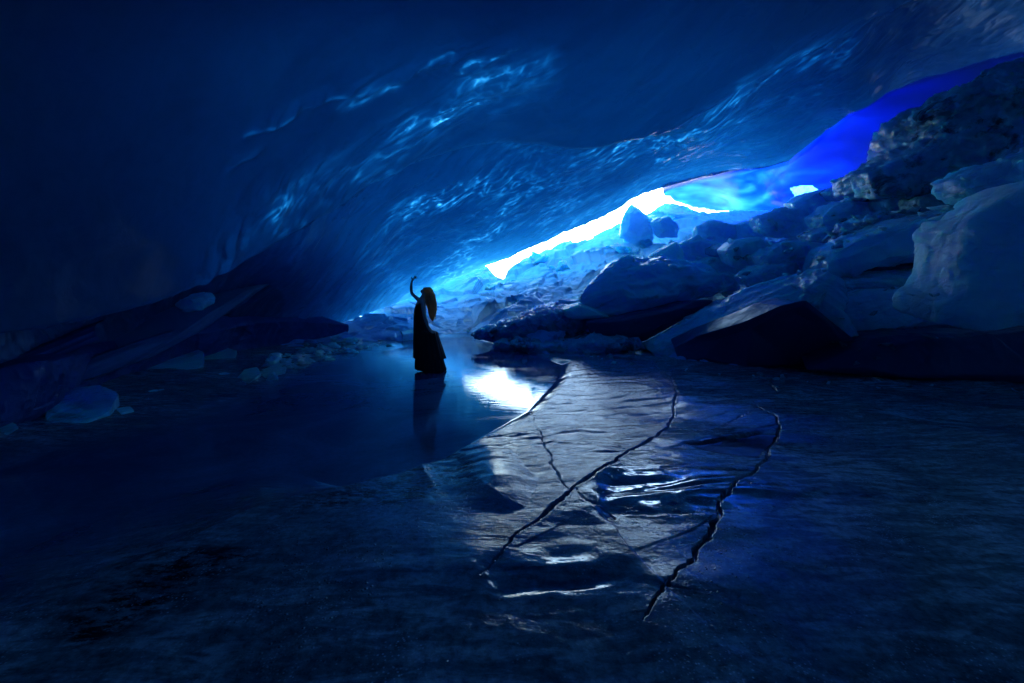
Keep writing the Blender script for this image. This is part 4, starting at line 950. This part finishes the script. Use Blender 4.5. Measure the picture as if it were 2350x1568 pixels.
# near arm hanging down to the skirt
s2 = add(V3(478, 487, -.14), .052, nb); b1 = add(V3(484, 540, -.17), .042, s2); b2 = add(V3(494, 600, -.17), .034, b1); b3 = add(V3(515, 655, -.18), .031, b2); b4 = add(V3(537, 702, -.19), .020, b3)
g1 = add(V3(552, 712, -.19), (.026, .016), b4)
for k, (dx, dy) in enumerate([(10, 8), (16, 3), (20, -1), (22, 8)]):
    f1 = add(V3(552 + dx, 710 + dy, -.215 + .017 * k), .0088, g1); f2 = add(V3(552 + dx + 8, 716 + dy, -.21 + .017 * k), .0070, f1)
t1 = add(V3(556, 722, -.225), .009, g1)
# legs
l1 = add(V3(465, 800, -.07), .075, pel); l2_ = add(V3(470, 900, -.08), .052, l1); l3 = add(V3(480, 1020, -.08), .036, l2_); l4 = add(V3(455, 1044, -.08), .026, l3)
m1 = add(V3(500, 800, .07), .075, pel); m2_ = add(V3(560, 900, .08), .052, m1); m3 = add(V3(635, 1020, .08), .034, m2_); m4 = add(V3(655, 1044, .05), .024, m3)
body = skin_chain('body', bv, be, br, M['skin'], woman, pel, 2)

def loft(name, rings, mat, parent, n=96, pleat=0., pf=17, seed=1, thick=.0):
    """rings: (Xleft, Xright, Yleft, Yright, depth radius)"""
    R = len(rings); m = 10
    tt = np.linspace(0, R - 1, (R - 1) * m + 1)
    A = np.array(rings, float); q = [np.interp(tt, range(R), A[:, k]) for k in range(A.shape[1])]
    th = np.linspace(0, 2 * math.pi, n + 1)
    T, TH = np.meshgrid(tt, th, indexing='ij')
    g = np.clip(T / (R - 1), 0, 1)
    xl, xr, yl, yr, dr = [np.repeat(k[:, None], n + 1, 1) for k in q]
    pl = 1 + pleat * g ** 1.3 * (np.sin(TH * pf + 1.5 * np.sin(T * .7 + seed)) * .6 + .5 * np.sin(TH * (pf * .53) + seed))
    cx_, rx_ = (xl + xr) / 2, (xr - xl) / 2
    c = np.cos(TH)
    Xp = cx_ + rx_ * c * pl; Yp = (yl + yr) / 2 + (yr - yl) / 2 * c
    X = (Xp - 520) * .002233; Zz = (1052 - Yp) * .002233; Yy = dr * np.sin(TH) * pl
    o = grid_mesh(name, X, Yy, Zz, mat); o.parent = parent
    return o
loft('dress', [(452, 500, 458, 462, .10), (404, 492, 492, 480, .155), (392, 482, 520, 520, .16), (384, 478, 580, 580, .15), (384, 500, 640, 650, .16), (384, 535, 700, 705, .19), (385, 584, 735, 722, .22), (384, 604, 790, 790, .24), (384, 630, 870, 870, .27), (383, 655, 936, 946, .29)],
     M['dress'], woman, pleat=.05)
loft('underskirt', [(400, 600, 840, 840, .20), (398, 630, 930, 930, .24), (398, 645, 990, 990, .25), (402, 660, 1034, 1046, .26)], M['dress'], woman, pleat=.07, pf=23, seed=4)
def hair():
    o1 = loft('hair', [(487, 505, 340, 340, .012), (466, 528, 344, 342, .060), (464, 548, 366, 366, .088), (476, 562, 400, 400, .098), (478, 572, 440, 440, .105), (492, 580, 490, 490, .105), (505, 580, 530, 530, .09), (512, 572, 570, 570, .075), (522, 558, 602, 602, .045), (538, 550, 628, 628, .01)],
               M['hair'], woman, n=120, pleat=.10, pf=31, seed=2)
    # loose strands, part of the same mane
    bm = bmesh.new(); bm.from_mesh(o1.data)
    r = random.Random(3)
    for k in range(70):
        side = r.uniform(-1, 1); d = r.uniform(-.1, .1)
        X0 = 530 + 35 * side; pts_ = []
        ph = r.uniform(0, 6)
        for j in range(9):
            q = j / 8.; Yp = 400 + q * r.uniform(190, 235)
            Xp = X0 + 20 * q - 14 * q * q * side + 5 * math.sin(q * 9 + ph); pts_.append(V3(Xp, Yp, d * (1 - .6 * q)))
        w = .0035
        prev = None
        for j, p in enumerate(pts_):
            ww = w * (1 - .8 * j / 8.)
            a = bm.verts.new((p[0] - ww, p[1], p[2])); b = bm.verts.new((p[0] + ww, p[1] - ww, p[2])); c = bm.verts.new((p[0], p[1] + ww, p[2]))
            if prev:
                for (e, f), (g, h) in (((prev[0], a), (prev[1], b)), ((prev[1], b), (prev[2], c)), ((prev[2], c), (prev[0], a))):
                    bm.faces.new((e, f, h, g))
            prev = (a, b, c)
    bm.to_mesh(o1.data); bm.free()
    for p in o1.data.polygons: p.use_smooth = True
    return o1
hair()

HAZE = 0
if HAZE:
    hm, ht, hN, hL = nt('haze_air'); ho = hN.new('ShaderNodeOutputMaterial'); pv = hN.new('ShaderNodeVolumePrincipled')
    pv.inputs['Color'].default_value = (.55, .78, 1, 1); pv.inputs['Density'].default_value = HAZE; pv.inputs['Anisotropy'].default_value = .3
    hL.new(pv.outputs[0], ho.inputs['Volume'])
    x0, x1, y0, y1, z0_, z1 = -320, 320, -40, 60, -4, 30
    hz = box_sheet('haze', [(x, y, z) for x in (x0, x1) for y in (y0, y1) for z in (z0_, z1)], [(0, 1, 3, 2), (4, 6, 7, 5), (0, 4, 5, 1), (2, 3, 7, 6), (0, 2, 6, 4), (1, 5, 7, 3)], hm)
    tag(hz, 'faint mist in the cave air', None, None, 'stuff')
# ------------------------------------------------------------------ light, sky, camera
SUN_EL, SUN_AZ = 48., 12.          # degrees; azimuth clockwise from straight ahead
w = bpy.data.worlds.new('World'); bpy.context.scene.world = w; w.use_nodes = True
N, L = w.node_tree.nodes, w.node_tree.links
N.clear(); bg = N.new('ShaderNodeBackground'); ow = N.new('ShaderNodeOutputWorld'); sk = N.new('ShaderNodeTexSky')
sk.sky_type = 'NISHITA'; sk.sun_disc = False; sk.sun_elevation = math.radians(SUN_EL); sk.sun_rotation = math.radians(SUN_AZ)
sk.ozone_density = 5.; sk.dust_density = .3; sk.air_density = 1.6
bg.inputs[1].default_value = .15; L.new(sk.outputs[0], bg.inputs[0]); L.new(bg.outputs[0], ow.inputs[0])
ld = bpy.data.lights.new('sun', 'SUN'); ld.energy = 4.; ld.angle = math.radians(3); ld.color = (1, .97, .92)
lo_ = bpy.data.objects.new('sun', ld); C.objects.link(lo_)
sd = Vector((math.sin(math.radians(SUN_AZ)) * math.cos(math.radians(SUN_EL)), math.cos(math.radians(SUN_AZ)) * math.cos(math.radians(SUN_EL)), math.sin(math.radians(SUN_EL))))
lo_.rotation_euler = sd.to_track_quat('Z', 'Y').to_euler()
cd = bpy.data.cameras.new('camera'); cam = bpy.data.objects.new('camera', cd); C.objects.link(cam)
cam.location = (0, 0, CAMZ); cam.rotation_euler = (math.pi / 2, 0, 0)
cd.sensor_width = 36; cd.lens = 36 * F / 2350.; cd.shift_y = (HZ - 784) / 2350.; cd.clip_start = .05; cd.clip_end = 2000
sc = bpy.context.scene; sc.camera = cam
sc.view_settings.view_transform = 'Standard'; sc.view_settings.look = 'None'; sc.view_settings.exposure = 3.7; sc.view_settings.gamma = 1
sc.cycles.use_denoising = True; sc.cycles.max_bounces = 8; sc.cycles.diffuse_bounces = 5; sc.cycles.glossy_bounces = 4; sc.cycles.transmission_bounces = 4
sc.cycles.sample_clamp_indirect = 4
